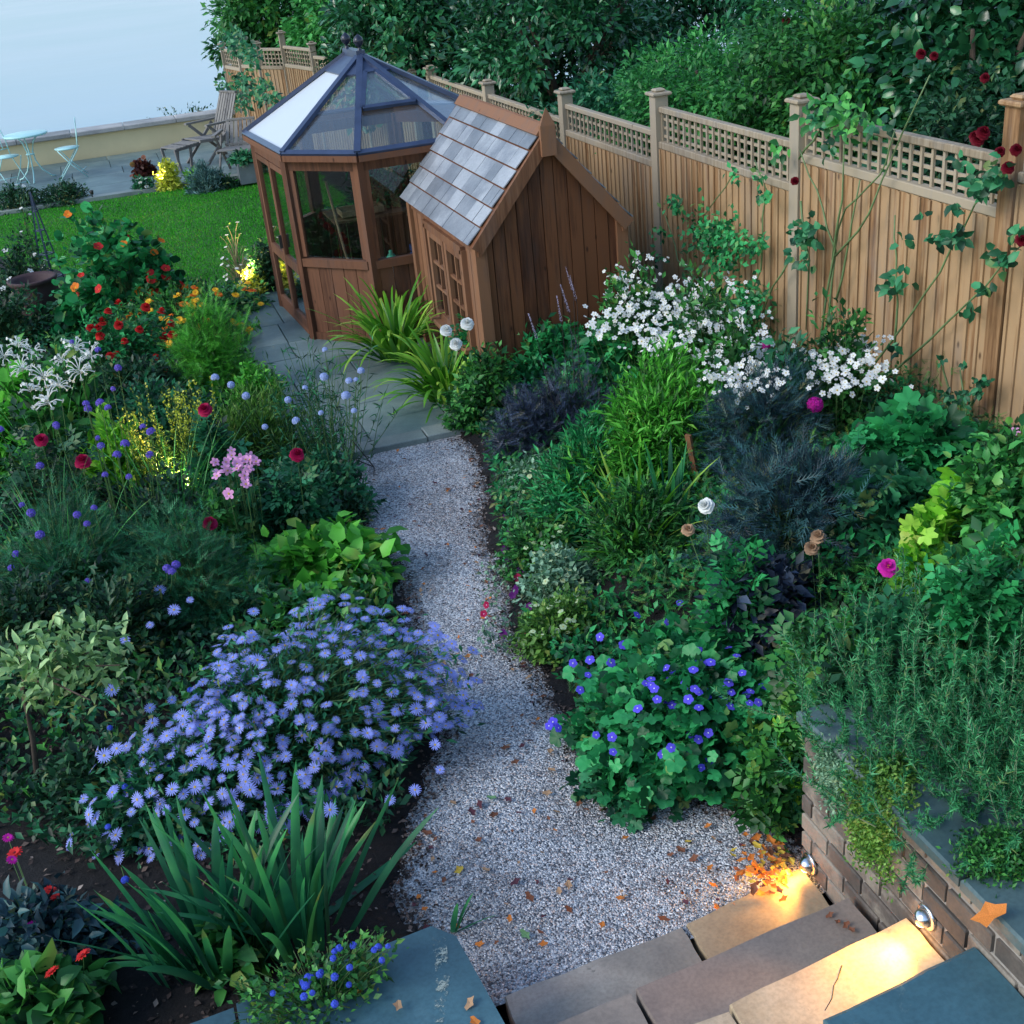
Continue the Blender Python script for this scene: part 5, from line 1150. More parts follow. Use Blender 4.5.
Q = [P(x, y, .9) for x, y in ((766, 345), (786, 367), (794, 366), (780, 370), (750, 375), (815, 405))]; heads(r, 'phlox_magenta', Q, [norm(UP * .6 - np.array([0, .5, 0])) for _ in Q], s=(.6, .95), stems=.5)
# dark blue foliage masses
plant('dark_cimicifuga', 'large dark blue black feathery bush in the middle of the right bed', 'shrub', 800, 485, 190, .6, n=330, per=16, L=.1, W=.7, tpl='feather', mat='leaf_bluedark', ry=.8, amp=.35)
plant('dark_cimicifuga', 'dark blue feathery plant under the magenta flowers', 'shrub', 765, 425, 130, .55, n=260, per=16, L=.09, W=.6, tpl='feather', mat='leaf_bluedark', ry=.8)
plant('dark_groundcover', 'low dark purple plant between the lone white rose and the rose leaves', 'plant', 770, 560, 120, .3, n=200, per=16, L=.07, mat='leaf_purple')
# bright green feathery
plant('amsonia', 'large bright green willowy plant in the middle of the right bed', 'plant', 655, 425, 170, .6, n=420, per=22, L=.075, W=.22, tpl='cheap', mat='leaf_bright', up=.5)
plant('amsonia', 'mid green willowy plant beside the gravel below the dark purple bush', 'plant', 590, 470, 130, .45, n=320, per=20, L=.065, W=.25, tpl='cheap', mat='leaf_emerald', up=.5)
plant('amsonia', 'soft green fine leaved plant behind the strappy clump', 'plant', 640, 500, 120, .45, n=260, per=20, L=.06, W=.25, tpl='cheap', mat='leaf_mid', up=.5)
Q = P(640, 578, .1); Q[2] = bz(Q); r = empty('daylily', Q, 'clump of long thin upright leaves on bare soil in the right bed', 'plant')
blades('daylily', Q, 46, .62, .02, r, 'leaf_strap', lean=.5, arch=.55, rbase=.12, seg=8); 
Q = P(672, 575, .1); Q[2] = bz(Q); r = empty('iris', Q, 'broad sword leaved iris right of the thin leaved clump', 'iris'); blades('iris', Q, 12, .55, .034, r, 'leaf_iris', lean=.16, arch=.2, rbase=.08)
Q1, Q2 = P(688, 435, .75), P(706, 492, .35); t = empty('stake', (Q2[0], Q2[1], .15), 'orange brown wooden stake leaning in the bright green plant', 'stake'); mb = MB(); mb.bar(Q1, (Q2[0], Q2[1], .12), .035, .018); mb.build('shaft', 'shed_trim', t)
# low edging
for (x, y, w_, mt_, lab) in ((534, 478, 90, 'leaf_silver', 'silvery variegated low plant at the gravel edge, furthest up the path'), (544, 540, 100, 'leaf_mid', 'low green cushion plant with dark petunias at the gravel edge'), (566, 570, 100, 'leaf_silver', 'silvery low plant beside the bare soil'), (559, 620, 100, 'leaf_moss', 'low mossy green plant at the gravel edge above the geranium')):
    r, tip, dr = plant('edging_plant', lab, 'plant', x, y, w_, .24, n=190, per=18, L=.035, W=.6, mat=mt_)
    i = pick(tip, dr, 22); heads(r, 'cream_small', tip[i] + UP * .01, tipn(dr[i]), s=(.8, 1.3))
Q = P(515, 590, .05); r = empty('petunia', (Q[0], Q[1], .03), 'trailing plum and crimson petunias spilling over the gravel edge', 'flowering plant')
hp = [P(x, y, .1) for x, y in ((507, 516), (511, 532), (506, 550), (508, 562), (520, 572), (517, 590), (513, 595), (487, 605), (484, 614), (504, 634), (525, 636), (549, 640), (518, 578), (530, 607))]
heads(r, ['petunia', 'petunia', 'petunia_red'], hp, [norm(UP * .5 + np.array([-.5, -.4, 0]) + RG.normal(0, .2, 3)) for _ in hp], s=(.8, 1.15), stems=.6, sr=.002)
n = 420; pp = np.array([P(RG.uniform(480, 560), RG.uniform(560, 650), .06) for _ in range(n)]); pp[:, 2] += RG.uniform(-.03, .06, n); put('foliage', leaves('cheap', pp, norm(RG.normal(size=pp.shape)), norm(UP + RG.normal(0, .5, pp.shape)), .035, .018), 'leaf_silver', r)
# geranium mound
r, tip, dr = plant('geranium', 'big mound of lobed green leaves with violet geranium flowers beside the gravel', 'flowering plant', 690, 672, 255, .5, zc=.25, n=480, per=13, L=.062, W=1.0, tpl='lobed', mat='leaf_emerald', ry=.85, amp=.2, jit=.35, tmin=.5)
i = pick(tip, dr, 62); hp = list(tip[i] + UP * .05) + [P(x, y, .35) for x, y in ((553, 722), (549, 726), (558, 728), (590, 660), (573, 663), (611, 663), (600, 637), (650, 646), (668, 622), (657, 632), (680, 603), (624, 682), (640, 676), (675, 680), (646, 719), (681, 730), (690, 735), (596, 735), (612, 737), (613, 752), (623, 645), (637, 615), (580, 690), (588, 675))]
nn = list(tipn(dr[i])) + [norm(UP * .6 + np.array([-.2, -.6, 0]) + RG.normal(0, .25, 3)) for _ in range(24)]; heads(r, 'geranium', hp, nn, s=(.85, 1.2))
plant('geranium_seedling', 'low leafy sprawl on the gravel edge in front of the geranium mound', 'plant', 640, 775, 130, .14, n=90, per=8, L=.06, W=1, tpl='maple', mat='leaf_teal')
# roses of the right bed
rosebush('rose bush with one large white bloom beside the strappy clump', 728, 555, 80, .6, 'rose_white', [(706, 506, .85)], mat='leaf_emerald')
rosebush('rose bush with tan faded blooms right of the geranium mound', 850, 600, 170, .65, 'rose_tan', [(688, 530, .75), (818, 537, .8), (812, 548, .75)], mat='leaf_mid', n=170)
rosebush('rose bush with one magenta bloom behind the rosemary', 893, 610, 80, .55, 'rose_magenta', [(888, 568, .95)], mat='leaf_teal')
rosebush('rose bush with one white bloom at the right edge behind the rosemary', 975, 625, 100, .6, 'rose_white', [(967, 574, 1.1)], mat='leaf_emerald', n=110)
plant('lime_rose_leaves', 'yellow green leafy shrub just above the rosemary at its left', 'shrub', 800, 655, 110, .4, n=120, per=10, L=.09, W=1.1, tpl='compound', mat='leaf_lime')
plant('rose_shrub', 'mid green rose leaves between the geranium and the rosemary', 'rose', 795, 700, 120, .4, n=150, per=10, L=.09, W=1.1, tpl='compound', mat='leaf_mid')
plant('green_filler', 'dark leafy plant at the foot of the retaining wall end', 'plant', 790, 770, 70, .25, n=90, per=10, L=.06, W=1, tpl='maple', mat='leaf_teal')
plant('lime_heuchera', 'small lime yellow leaved plant left of the magenta rose', 'plant', 925, 553, 45, .3, n=50, per=8, L=.08, W=1, tpl='maple', mat='leaf_lime')
plant('lime_heuchera', 'lime leaved plant with a darker centre below the green lobed mound', 'plant', 965, 525, 55, .35, n=60, per=8, L=.09, W=1, tpl='maple', mat='leaf_lime')
plant('cranesbill', 'large mound of fresh green lobed leaves against the fence', 'plant', 925, 460, 160, .5, n=340, per=10, L=.1, W=1.0, tpl='maple', mat='leaf_emerald', amp=.15, jit=.35, tmin=.5)
plant('cranesbill', 'dark green lobed leaves below the fresh green mound', 'plant', 895, 515, 110, .35, n=160, per=10, L=.1, W=1.0, tpl='maple', mat='leaf_teal')
r, tip, dr = plant('philadelphus', 'light green bush with pale lilac flowers at the right edge', 'shrub', 1005, 505, 110, .7, n=260, per=16, L=.06, W=.65, tpl='leaf', mat='leaf_jasmine')
Q = [P(x, y, .9) for x, y in ((959, 488), (950, 500), (967, 461), (1015, 432), (1022, 470), (992, 472), (1008, 476), (1014, 555))]; heads(r, 'pinkspray', Q, [norm(UP + np.array([-.3, -.5, 0])) for _ in Q], s=(1, 1.5))
plant('fence_shrub', 'dark green shrub at the right edge under the fence', 'shrub', 990, 590, 120, .55, n=240, per=14, L=.07, W=.6, tpl='leaf', mat='leaf_mid')
r, tip, dr = plant('under_rosemary', 'dark leafy plant behind the rosemary', 'plant', 900, 640, 200, .35, n=260, per=14, L=.07, W=.6, mat='leaf_dark')
# rosemary: long bending shoots set with needles
def rosemary(label, base, n, L, lean, az0, azs, per=85, rb=.15, mat='leaf_rosemary', name='rosemary', curve=-1.0, nl=.02):
    base = np.array(base, float); r = empty(name, base, label, 'shrub')
    az = az0 + RG.uniform(-azs, azs, n); K = 9; t = np.linspace(0, 1, K); l0 = np.abs(RG.normal(lean, .35, n)); Ls = L * RG.uniform(.45, 1.1, n)
    cv = curve * RG.uniform(.2, 1.5, n)[:, None]; ang = l0[:, None] * (1 + cv * t[None] * .9) ; ang = ang + RG.normal(0, .25, (n, 1)) * np.sin(t[None] * 5 + az[:, None] * 3)
    dx = np.cumsum(np.sin(ang), 1) * (Ls / K)[:, None]; dz = np.cumsum(np.cos(ang), 1) * (Ls / K)[:, None]
    rad = np.stack([np.cos(az), np.sin(az), 0 * az], 1); C = base + np.stack([RG.normal(0, rb, n), RG.normal(0, rb, n), np.zeros(n)], 1)[:, None] + rad[:, None] * dx[:, :, None] + UP * dz[:, :, None]
    put('stems', tubes(C, np.full(n, .003), .001), 'stem_sage', r)
    per = int(per * 1.8); N = n * per; si = np.repeat(np.arange(n), per); f = RG.uniform(.12, 1, N) * (K - 1.001); k = f.astype(int); u = (f - k)[:, None]
    p = C[si, k] * (1 - u) + C[si, k + 1] * u; tn = norm(C[si, k + 1] - C[si, k]); d = norm(norm(RG.normal(size=(N, 3))) * .8 + tn * .8)
    put('foliage', leaves('needle', p, d, norm(RG.normal(size=(N, 3))), nl * 1.25 * RG.uniform(.7, 1.3, N), .0055), mat, r); return r
Q = P(955, 765, .63); rosemary('large arching rosemary spilling over the retaining wall', (Q[0], Q[1], .6), 230, .5, 1.1, 0, PI, 85, .2)
Q = P(1000, 715, .63); rosemary('upright rosemary at the right edge above the wall', (Q[0], Q[1], .6), 190, .55, .8, 0, PI, 85, .18)
Q = P(880, 725, .6); rosemary('rosemary shoots above the light mossy end of the wall', (Q[0], Q[1], .6), 130, .42, 1.0, 0, PI, 80, .12)
Q = P(1010, 800, .65); rosemary('rosemary hanging across the slate coping at the right edge', (Q[0], Q[1], .62), 120, .45, 1.0, PI, 1.6, 85, .12, curve=-.3)
def mat_plant(label, px, py, w_, z, n, mt_='leaf_moss', hang=0.0, name='creeping_thyme', ry=.6, L=.018):
    Q = P(px, py, z); s_ = mpp(Q) * w_ / 2; r = empty(name, Q, label, 'plant'); k = 60
    c = Q + np.stack([RG.normal(0, s_ * .45, k), RG.normal(0, s_ * .45 * ry, k), RG.uniform(0, .03, k)], 1); si = RG.integers(0, k, n)
    p = c[si] + RG.normal(0, .028, (n, 3)) * np.array([1, 1, .7]); over = np.maximum(0, 1.94 - p[:, 0]); p[:, 0] = np.maximum(p[:, 0], 1.905 - RG.random(n) * .02 + 0 * over); p[:, 2] -= over * hang
    p[:, 2] = np.where(over > 0, p[:, 2], np.maximum(p[:, 2], z + .004))
    put('foliage', leaves('cheap', p, norm(RG.normal(size=(n, 3)) + UP * .3), norm(UP + RG.normal(0, .6, (n, 3))), L * RG.uniform(.6, 1.3, n), L * .5), mt_, r)
mat_plant('creeping thyme hanging over the brick face beside the upper step lamp', 870, 790, 130, .71, 9000, hang=1.3)
mat_plant('creeping green cushion on the slate coping at the right edge', 1005, 860, 90, .71, 5000, 'leaf_mid')
mat_plant('pale lichen coloured cushion on the wall end', 812, 760, 60, .7, 2600, 'leaf_silver', hang=.8)

# ---- fence climbers
def climber(label, canes, leafspots, blooms, name='climbing_rose', mat='leaf_teal', X=4.16, L=.07, r0=.008, key='rose_red', tpl='leaf', cmat='cane', W=.7):
    b0 = onX(*(canes[0][0] if canes else leafspots[0][:2]), X); r = empty(name, b0, label, 'climber'); mb = MB()
    for c in canes:
        pts = [onX(a, b, X - RG.uniform(0, .06)) for a, b in c]; sm = []
        for i in range(len(pts) - 1):
            for t in (0, .33, .66): sm.append(pts[i] * (1 - t) + pts[i + 1] * t + RG.normal(0, .006, 3))
        sm.append(pts[-1]); mb.tube(sm, r0, r0 * .5, 6)
    if canes: mb.build('canes', cmat, r)
    pos = []
    for (x, y, rad, n_) in leafspots:
        for _ in range(n_): a, b = RG.normal(0, rad * .45), RG.normal(0, rad * .45); q = onX(x + a, y + b, X - .03 - RG.random() * .12); pos.append(q)
    if pos:
        pos = np.array(pos); n = len(pos); put('foliage', leaves(tpl, pos, norm(RG.normal(size=(n, 3)) + np.array([-.3, -.2, -.4])), norm(np.array([-.7, -.4, .6]) + RG.normal(0, .4, (n, 3))), L * RG.uniform(.7, 1.2, n), L * W), mat, r)
    if blooms: Q = [onX(a, b, X - .1) for a, b in blooms]; heads(r, key, Q, [norm(np.array([-.4, -.7, .5]) + RG.normal(0, .2, 3)) for _ in Q], name='bloom', s=(.7, 1))
    return r
climber('climbing rose with bare green canes fanning over the boards to the right corner', [[(855, 390), (900, 330), (940, 270), (975, 205), (1010, 170)], [(865, 395), (930, 340), (985, 285), (1022, 245)], [(820, 345), (830, 270), (845, 210), (880, 175), (895, 130)], [(825, 340), (836, 250), (815, 190), (800, 150)], [(832, 260), (842, 200), (845, 130)], [(835, 258), (870, 215), (890, 160), (930, 75)], [(895, 345), (898, 280), (895, 215)], [(838, 300), (850, 240), (860, 180)]],
        [(985, 185, 16, 26), (1003, 175, 14, 22), (960, 235, 12, 16), (940, 240, 12, 14), (1000, 262, 14, 20), (985, 290, 10, 10), (970, 310, 9, 8), (895, 280, 16, 26), (903, 242, 7, 5), (925, 215, 6, 3), (893, 350, 9, 8), (955, 205, 8, 6), (880, 120, 18, 12), (820, 115, 14, 12), (1018, 230, 8, 8), (830, 150, 10, 6), (980, 180, 20, 10), (960, 168, 9, 5)],
        [(1008, 168), (1000, 152), (978, 140), (983, 133), (1022, 240), (795, 181), (975, 137), (1016, 150)])
climber('rose foliage hanging beside the middle post', [[(790, 260), (765, 300), (750, 360)], [(800, 200), (808, 260), (806, 330)]], [(805, 235, 17, 55), (806, 262, 10, 14), (790, 250, 9, 8)], [], mat='leaf_teal')
climber('honeysuckle mound climbing the fence behind the white flowers', [[(720, 320), (715, 260), (705, 215), (735, 170)], [(740, 330), (760, 270), (765, 190), (755, 160)], [(712, 300), (680, 260), (665, 215)]], [(712, 235, 30, 330), (735, 245, 22, 120), (745, 300, 24, 260), (720, 258, 22, 120), (675, 205, 14, 50), (660, 235, 10, 20), (765, 195, 8, 24), (735, 175, 8, 16), (757, 245, 10, 30), (660, 260, 8, 16), (760, 175, 8, 12), (725, 320, 22, 120)], [], name='honeysuckle', mat='leaf_emerald', L=.055, tpl='cheap', W=.6)
climber('young ivy stems rising from the green lobed mound on the right fence boards', [[(950, 425), (945, 370), (940, 355)], [(955, 425), (985, 385)], [(965, 425), (960, 370)]], [(947, 395, 7, 26), (960, 400, 9, 34), (975, 390, 10, 34), (985, 380, 7, 16), (943, 360, 5, 8), (965, 365, 4, 6)], [], name='ivy', L=.04)
climber('rose tangled in the trellis beside the middle post', [[(800, 160), (820, 130), (860, 115)]], [(840, 118, 20, 40), (815, 118, 14, 26), (860, 125, 16, 24), (780, 150, 10, 10), (830, 100, 16, 20)], [], mat='leaf_jasmine', X=4.2)
climber('leafy climber on the far fence end by the water', [], [(235, 40, 14, 160), (250, 55, 12, 110), (240, 80, 12, 90), (225, 85, 9, 50), (258, 88, 14, 80), (270, 95, 14, 60), (243, 98, 14, 90)], [], name='far_climber', X=2.5, L=.11, W=.6, tpl='cheap')

# ---- shrubs and trees beyond the fence
def tree(name, label, cat, px0, px1, py0, py1, Y, n, L, mat, W=.5, dy=1.0, tpl='cheap', seed=1, trunk=True, holes=.0, zlo=None, nclump=130):
    a, b = onY(px0, py1, Y), onY(px1, py0, Y); c = (a + b) / 2; rx = abs(b[0] - a[0]) / 2; top = b[2]; lo = min(a[2], .6) if zlo is None else zlo; rz = (top - lo) / 2; cz = (top + lo) / 2
    r = empty(name, (c[0], Y, 0), label, cat, 'trees and tall shrubs beyond the fence')
    rg = np.random.default_rng(seed)
    mb = MB(); tops = []
    for k in range(7 if trunk else 0):
        az = rg.uniform(0, 6.28); e = Vector((c[0] + rx * .6 * math.cos(az), Y + dy * .6 * math.sin(az), cz + rz * rg.uniform(.1, .7))); m1 = Vector((c[0] + .1 * math.cos(az), Y, cz * .55))
        mb.tube([(c[0], Y, 0), m1, (m1 + e) / 2 + Vector((0, 0, .15)), e], .07, .015, 7)
    if trunk: mb.build('trunk', 'bark', r)
    # leaf clumps on an uneven ellipsoid shell and through its volume
    d = norm(rg.normal(size=(nclump, 3))); rad = lump(d, seed * 7, .2) * rg.uniform(.55, 1.0, nclump); C = np.array([c[0], Y, cz]) + d * rad[:, None] * np.array([rx, dy, rz])
    si = rg.integers(0, nclump, n); sz_ = rg.uniform(.6, 1.3, nclump) * (rx * dy * rz) ** (1 / 3) * .26
    off = norm(rg.normal(size=(n, 3))) * (rg.random((n, 1)) ** .45) * sz_[si][:, None]; p = C[si] + off
    out = norm(p - np.array([c[0], Y, cz])); dd = norm(off) * .7 + out * .5 + rg.normal(0, .5, (n, 3)) + np.array([0, 0, -.25]); nm = norm(UP * .8 + out * .5 + norm(off) * .5 + rg.normal(0, .35, (n, 3)))
    p[:, 2] = np.maximum(p[:, 2], .12); Ls = L * rg.uniform(.6, 1.25, n); cr = rg.random(nclump)
    put('crown', leaves(tpl, p, dd, nm, Ls, Ls * W, np.clip(cr[si] * .5 + rg.random(n) * .5, 0, 1)), mat, r)
    return r, C
tree('laurel_tree', 'dark glossy leaved tree behind the greenhouse roof', 'tree', 330, 520, -60, 120, 17.5, 15000, .13, 'leaf_laurel', seed=3, dy=1.3)
tree('laurel_tree', 'dark leafy tree behind the slate roofed shed', 'tree', 470, 660, -70, 130, 14.5, 15000, .11, 'leaf_laurel', seed=4, dy=1.2)
tree('bushy_tree', 'mid green tree at the end of the fence by the water', 'tree', 215, 350, -60, 75, 24.6, 13000, .15, 'leaf_mid', seed=5, dy=1.2)
tree('bushy_tree', 'bushy green tree behind the greenhouse finials', 'tree', 290, 440, -80, 70, 21.5, 13000, .14, 'leaf_jasmine', seed=6, dy=1.5)
tree('jasmine_shrub', 'big light green jasmine like shrub rising above the trellis in the middle', 'shrub', 610, 850, 10, 190, 10.6, 24000, .07, 'leaf_jasmine', seed=7, dy=.9, tpl='cheap', W=.45)
r, C = tree('rose_thicket', 'green rose thicket above the trellis carrying dark red blooms', 'shrub', 740, 930, -30, 200, 9.2, 17000, .08, 'leaf_mid', seed=8, dy=.9)
Q = [onX(786, 20, 5.3), onX(921, 54, 4.9), onX(934, 56, 4.9), onX(985, 78, 5.0)]; heads(r, 'rose_red', Q, [norm(np.array([-.3, -.8, .4])) for _ in Q], name='bloom', s=(.75, 1.05))
tree('broad_leaved_tree', 'dark broad leaved tree in the top right corner', 'tree', 880, 1100, -60, 150, 8.2, 8000, .12, 'leaf_laurel', W=.75, seed=9, dy=1.0, tpl='leaf')
tree('purple_tree', 'nearly black leaved tree between the rose thicket and the corner tree', 'tree', 830, 1000, -90, 90, 11.5, 9000, .1, 'leaf_bluedark', seed=10, dy=1.0)
tree('white_flowered_shrub', 'shrub with tiny white flowers low behind the right trellis', 'shrub', 900, 1040, 80, 230, 7.4, 7000, .07, 'leaf_dark', seed=12, dy=.6)[0]
tree('back_tree', 'tall dark tree furthest back behind the shed roof', 'tree', 520, 760, -140, 60, 19.5, 12000, .15, 'leaf_laurel', seed=13, dy=1.5)
tree('back_tree', 'tall mid green tree furthest back behind the light green shrub', 'tree', 700, 960, -170, 40, 16.5, 12000, .14, 'leaf_teal', seed=14, dy=1.5)
tree('back_tree', 'tall dark tree furthest back above the greenhouse', 'tree', 400, 580, -150, 30, 24, 10000, .16, 'leaf_laurel', seed=15, dy=1.5)
tree('hedge_shrub', 'low shrub against the back of the fence near its middle', 'shrub', 560, 700, 60, 190, 11.6, 6000, .08, 'leaf_teal', seed=16, dy=.6, trunk=False)

# ================================================================== TERRACE FURNITURE
def bistro_table(Q, lab):
    x, y, z = Q; t = empty('bistro_table', (x, y, z), lab, 'table'); mb = MB()
    mb.lathe([(.001, .7), (.33, .7), (.345, .71), (.345, .728), (.33, .735), (.001, .735)], (x, y, z), 32); mb.build('tabletop', 'mint_paint', t)
    for k in range(3):
        a = 2 * PI * k / 3 + .4; c, s = math.cos(a), math.sin(a); m_ = MB(); m_.tube([(x + c * rr, y + s * rr, z + zz) for rr, zz in ((.2, .7), (.1, .6), (.05, .45), (.06, .3), (.14, .14), (.26, .03), (.33, .01))], .012, .012, 8); m_.build('leg', 'mint_paint', t)
    mb = MB(); mb.lathe([(.04, 0), (.07, .006), (.07, .014), (.04, .02)], (x, y, z + .4), 18); mb.build('ring', 'mint_paint', t)
def bistro_chair(Q, rz, lab):
    x, y, z = Q; t = empty('bistro_chair', (x, y, z), lab, 'chair', 'mint bistro chairs'); Rm = Matrix.Rotation(rz, 3, 'Z'); O = Vector((x, y, z)); T = lambda *p: O + Rm @ Vector(p)
    mb = MB(); mb.lathe([(.001, .45), (.185, .45), (.195, .457), (.195, .468), (.001, .475)], (x, y, z), 28); mb.build('seat', 'mint_paint', t)
    for s_ in (-1, 1):
        m_ = MB(); m_.tube([T(.2, s_ * .17, 0), T(0, s_ * .175, .24), T(-.17, s_ * .17, .46)], .009, .009, 8); m_.build('leg', 'mint_paint', t)
        m_ = MB(); m_.tube([T(-.22, s_ * .19, 0), T(0, s_ * .19, .24), T(.15, s_ * .17, .455)], .009, .009, 8); m_.build('leg', 'mint_paint', t)
    m_ = MB(); m_.tube([T(-.22, -.19, .1), T(-.22 + .09, .19, .1)], .007, .007, 6); m_.tube([T(.16, -.17, .05), T(.16, .17, .05)], .007, .007, 6); m_.build('stretcher', 'mint_paint', t)
    m_ = MB(); m_.tube([T(-.16, -.17, .45), T(-.2, -.17, .7), T(-.22, -.13, .86), T(-.225, 0, .9), T(-.22, .13, .86), T(-.2, .17, .7), T(-.16, .17, .45)], .009, .009, 8)
    for s_ in (-.08, 0, .08): m_.tube([T(-.18, s_, .55), T(-.22, s_, .87)], .007, .007, 6)
    m_.tube([T(-.18, -.17, .55), T(-.18, .17, .55)], .007, .007, 6); m_.build('backrest', 'mint_paint', t)
zt_ = .05
bistro_table(P(37, 180, zt_), 'round mint green bistro table on the river terrace')
bistro_chair(P(74, 177, zt_), PI, 'mint green bistro chair right of the round table')
bistro_chair(P(14, 186, zt_), -1.0, 'mint green bistro chair left of the round table')
def steamer(Q, rz, lab, foot=True, back=1.0):
    x, y, z = Q; t = empty('steamer_chair', (x, y, z), lab, 'garden chair', 'slatted teak garden chairs'); Rm = Matrix.Rotation(rz, 3, 'Z'); O = Vector((x, y, z)); T = lambda *p: O + Rm @ Vector(p)
    up = Rm @ Vector((0, 1, 0)); mb = MB()
    for k in range(7): yy = -.21 + k * .07; mb.bar(T(-.18, yy, .36), T(-.48, yy * .95, 1.0 * back), .05, .016, up=T(1, 0, .5) - O)
    mb.bar(T(-.2, -.24, .4), T(-.2, .24, .4), .04, .03); mb.bar(T(-.48, -.22, 1.0 * back), T(-.48, .22, 1.0 * back), .06, .025); mb.build('backrest', 'old_teak', t); mb = MB()
    for k in range(9): xx = -.18 + k * .065; mb.bar(T(xx, -.25, .36 + k * .004), T(xx, .25, .36 + k * .004), .05, .016, up=(0, 0, 1))
    for s_ in (-1, 1): mb.bar(T(-.22, s_ * .25, .34), T(.4, s_ * .25, .38), .045, .025, up=up)
    mb.build('seat', 'old_teak', t)
    for s_ in (-1, 1):
        m_ = MB(); m_.bar(T(-.42, s_ * .28, .0), T(.2, s_ * .28, .58), .045, .025, up=up); m_.build('leg', 'old_teak', t)
        m_ = MB(); m_.bar(T(.36, s_ * .285, 0), T(-.25, s_ * .285, .56), .045, .025, up=up); m_.build('leg', 'old_teak', t)
        m_ = MB(); m_.bar(T(-.34, s_ * .29, .6), T(.26, s_ * .29, .6), .03, .06, up=up); m_.build('armrest', 'old_teak', t)
    if foot:
        m_ = MB()
        for k in range(7): xx = .42 + k * .065; m_.bar(T(xx, -.22, .37 - k * .004), T(xx, .22, .37 - k * .004), .05, .016, up=(0, 0, 1))
        m_.bar(T(.4, -.2, .34), T(.85, -.2, .32), .04, .02, up=up); m_.bar(T(.4, .2, .34), T(.85, .2, .32), .04, .02, up=up)
        for s_ in (-1, 1): m_.bar(T(.84, s_ * .19, .33), T(.8, s_ * .19, 0), .04, .025, up=up); m_.bar(T(.55, s_ * .19, .33), T(.6, s_ * .19, 0), .04, .025, up=up)
        m_.build('footrest', 'old_teak', t)
steamer(P(216, 160, zt_), PI + .5, 'weathered slatted steamer chair with footrest, its back to the fence', True)
steamer(P(243, 172, zt_), -1.9, 'weathered slatted garden chair nearest the greenhouse', False, .72)

# ================================================================== FALLEN LEAVES
LM = []
for k in range(4):
    mb = MB(); n = 9; L_ = .5; vs = [(0, 0, 0)]; cur = random.uniform(.1, .35)
    for i in range(n): a = 2 * PI * i / n; rr = (1 if i % 2 == 0 else .62) * random.uniform(.85, 1.1); x, y = rr * math.cos(a) * .5, rr * math.sin(a) * .34; vs.append((x, y, cur * abs(y) * 1.6 + cur * x * x + random.uniform(0, .05)))
    mb.add(vs, [(0, i + 1, (i + 1) % n + 1) for i in range(n)], 0, False); LM.append(mb)
lm = {}
for mt_ in ('dl_brown', 'dl_orange', 'dl_tan', 'dl_purple', 'dl_green', 'dl_yellow'): lm[mt_] = [q.mesh('fallen_leaf', [mt_]) for q in LM]
LAB = {'dl_brown': 'brown curled fallen leaf lying on the pale gravel', 'dl_orange': 'bright orange fallen leaf lying on the pale gravel', 'dl_tan': 'light tan fallen leaf lying on the pale gravel', 'dl_purple': 'dark purple fallen leaf lying on the pale gravel', 'dl_green': 'green fallen leaf lying flat on the pale gravel', 'dl_yellow': 'yellow fallen leaf lying on the pale gravel'}
GRP = {'dl_brown': 'brown', 'dl_orange': 'orange', 'dl_tan': 'tan', 'dl_purple': 'purple', 'dl_green': 'green', 'dl_yellow': 'yellow'}
def fallen(Q, mt_, s, heap=None):
    o = bpy.data.objects.new('fallen_leaf', lm[mt_][int(RG.integers(4))]); COL.objects.link(o); o.location = [float(a) for a in Q]; o.rotation_euler = (float(RG.normal(0, .25)), float(RG.normal(0, .25)), float(RG.uniform(0, 6.28))); o.scale = (s, s, s)
    if heap: tag(o, heap[0], 'leaf', heap[1])
    else:
        x, y = Q[0], Q[1]; m_ = (float(xl(np.array(y))) + float(xr(np.array(y)))) / 2; side_ = x < m_ - .15; far_ = x > m_ + .15
        zn = 'near the foot of the steps' if y < 3.5 else ('by the blue asters' if side_ else 'by the violet geranium mound' if far_ else 'between asters and geranium') if y < 4.8 else ('by the broad green leaves' if side_ else 'by the petunias' if far_ else 'halfway along the path') if y < 6.3 else 'near the stone edging'
        tag(o, LAB[mt_].replace(' lying on the pale gravel', '').replace(' lying flat on the pale gravel', '') + ' on the gravel ' + zn, 'leaf', GRP[mt_] + ' fallen leaves on the gravel')
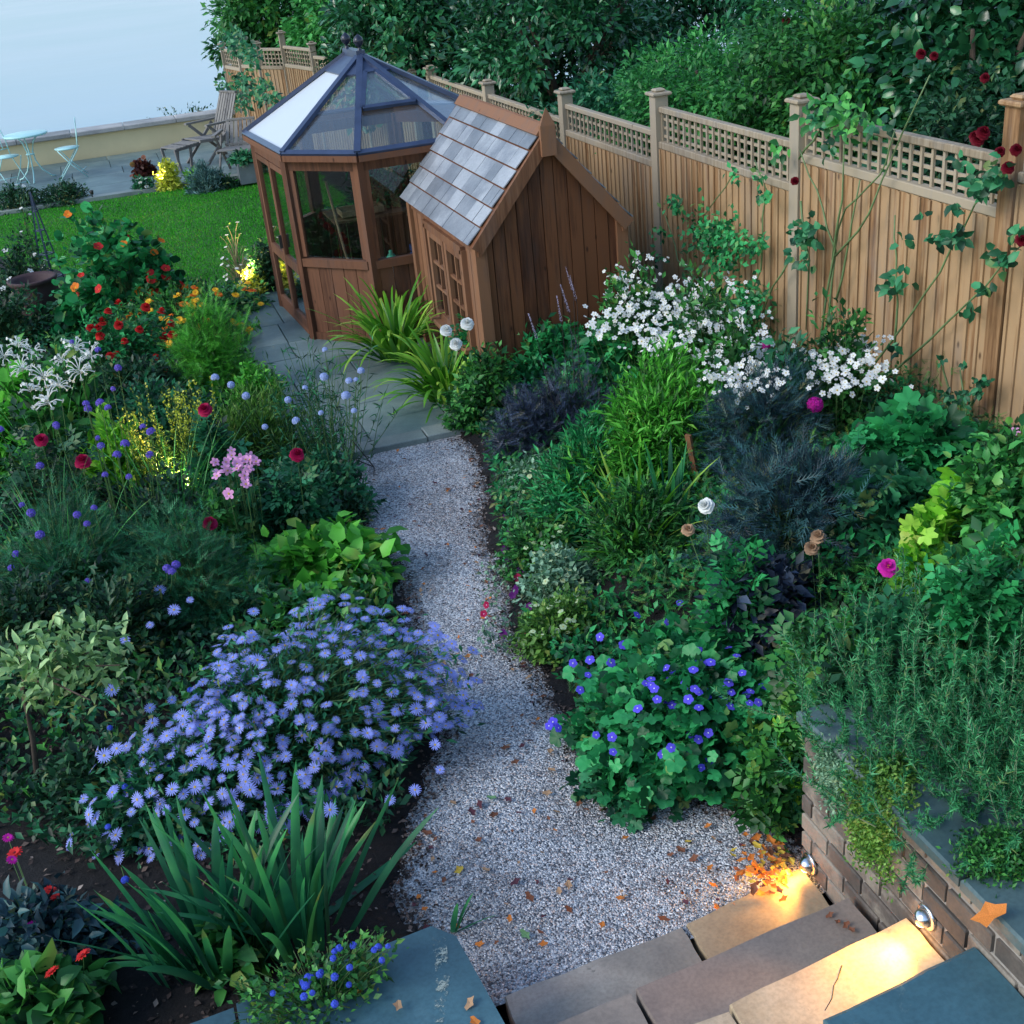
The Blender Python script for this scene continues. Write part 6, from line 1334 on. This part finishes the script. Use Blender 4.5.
for x, y, c in ((478, 840, 'dl_brown'), (459, 870, 'dl_yellow'), (487, 870, 'dl_tan'), (515, 882, 'dl_purple'), (531, 897, 'dl_brown'), (625, 838, 'dl_orange'), (569, 885, 'dl_tan'), (543, 944, 'dl_orange'), (482, 944, 'dl_orange'), (525, 934, 'dl_green'), (493, 798, 'dl_green'), (452, 803, 'dl_tan'), (470, 812, 'dl_purple'), (479, 804, 'dl_purple'), (492, 815, 'dl_brown'), (557, 812, 'dl_tan'), (580, 804, 'dl_brown'), (602, 810, 'dl_brown'), (616, 808, 'dl_brown'), (640, 818, 'dl_brown'), (652, 819, 'dl_brown'), (527, 677, 'dl_tan'), (540, 662, 'dl_brown'), (518, 762, 'dl_brown'), (551, 770, 'dl_tan'), (550, 751, 'dl_tan'), (505, 748, 'dl_brown'), (428, 833, 'dl_brown'), (548, 793, 'dl_tan'), (687, 842, 'dl_yellow'), (682, 850, 'dl_brown'), (467, 656, 'dl_orange'), (470, 676, 'dl_brown'), (420, 632, 'dl_brown'), (399, 615, 'dl_brown'), (407, 613, 'dl_brown'), (663, 919, 'dl_brown'), (716, 908, 'dl_orange'), (713, 885, 'dl_orange'), (711, 868, 'dl_orange'), (694, 858, 'dl_brown'), (708, 826, 'dl_orange'), (600, 925, 'dl_orange')):
    fallen(G(x + RG.normal(0, 1), y, .016), c, .05 if c != 'dl_orange' else .042)
n = 0
while n < 210:
    x, y = RG.uniform(.4, 2.1), 2.98 + RG.random() * 4.8
    if not (xl(y) + .02 < x < (1.88 if y < 3.15 else xr(y) - .03)): continue
    edge = min(x - xl(y), xr(y) - x); 
    if RG.random() > (.9 if edge < .12 else .3): continue
    fallen((x, y, .015), ['dl_brown', 'dl_brown', 'dl_purple', 'dl_tan', 'dl_orange'][int(RG.integers(5))], float(RG.uniform(.02, .042))); n += 1
HP = ('orange fallen leaf in the drift beside the upper step lamp', 'drift of autumn leaves by the step lamp')
for k in range(110):
    a, b = RG.normal(776, 22), RG.normal(862, 15)
    if (a > 790 and b > 866) or b > 915 or b < 830: continue
    Q = G(a, b, .03 + RG.random() * .025)
    c_n = ['dl_orange', 'dl_orange', 'dl_yellow', 'dl_brown'][int(RG.integers(4))]
    if Q[0] < 1.9: fallen(Q, c_n, float(RG.uniform(.03, .06)), (HP[0].replace('orange', {'dl_orange': 'orange', 'dl_yellow': 'yellow', 'dl_brown': 'brown'}[c_n]), HP[1]))
for x, y, c, s, z in ((362, 990, 'dl_orange', .05, .31), (475, 1022, 'dl_orange', .05, .3), (470, 1003, 'dl_tan', .05, .3), (398, 1006, 'dl_tan', .05, .31)): fallen(G(x, y, z + .01), c, s, ('dry fallen leaf lying on the blue slate coping', 'dry leaves on the slate coping'))
for x, y in ((838, 922), (846, 925), (852, 930), (830, 915)): fallen(G(x, y, .18), 'dl_brown', .035, ('red brown fallen leaf on the dark brown step slab', 'leaves on the brown step'))
for x, y in ((990, 915),): fallen(G(x, y, .73), 'dl_orange', .11, ('large orange fallen leaf on the slate coping of the brick wall', 'large orange leaves on the brick wall'))
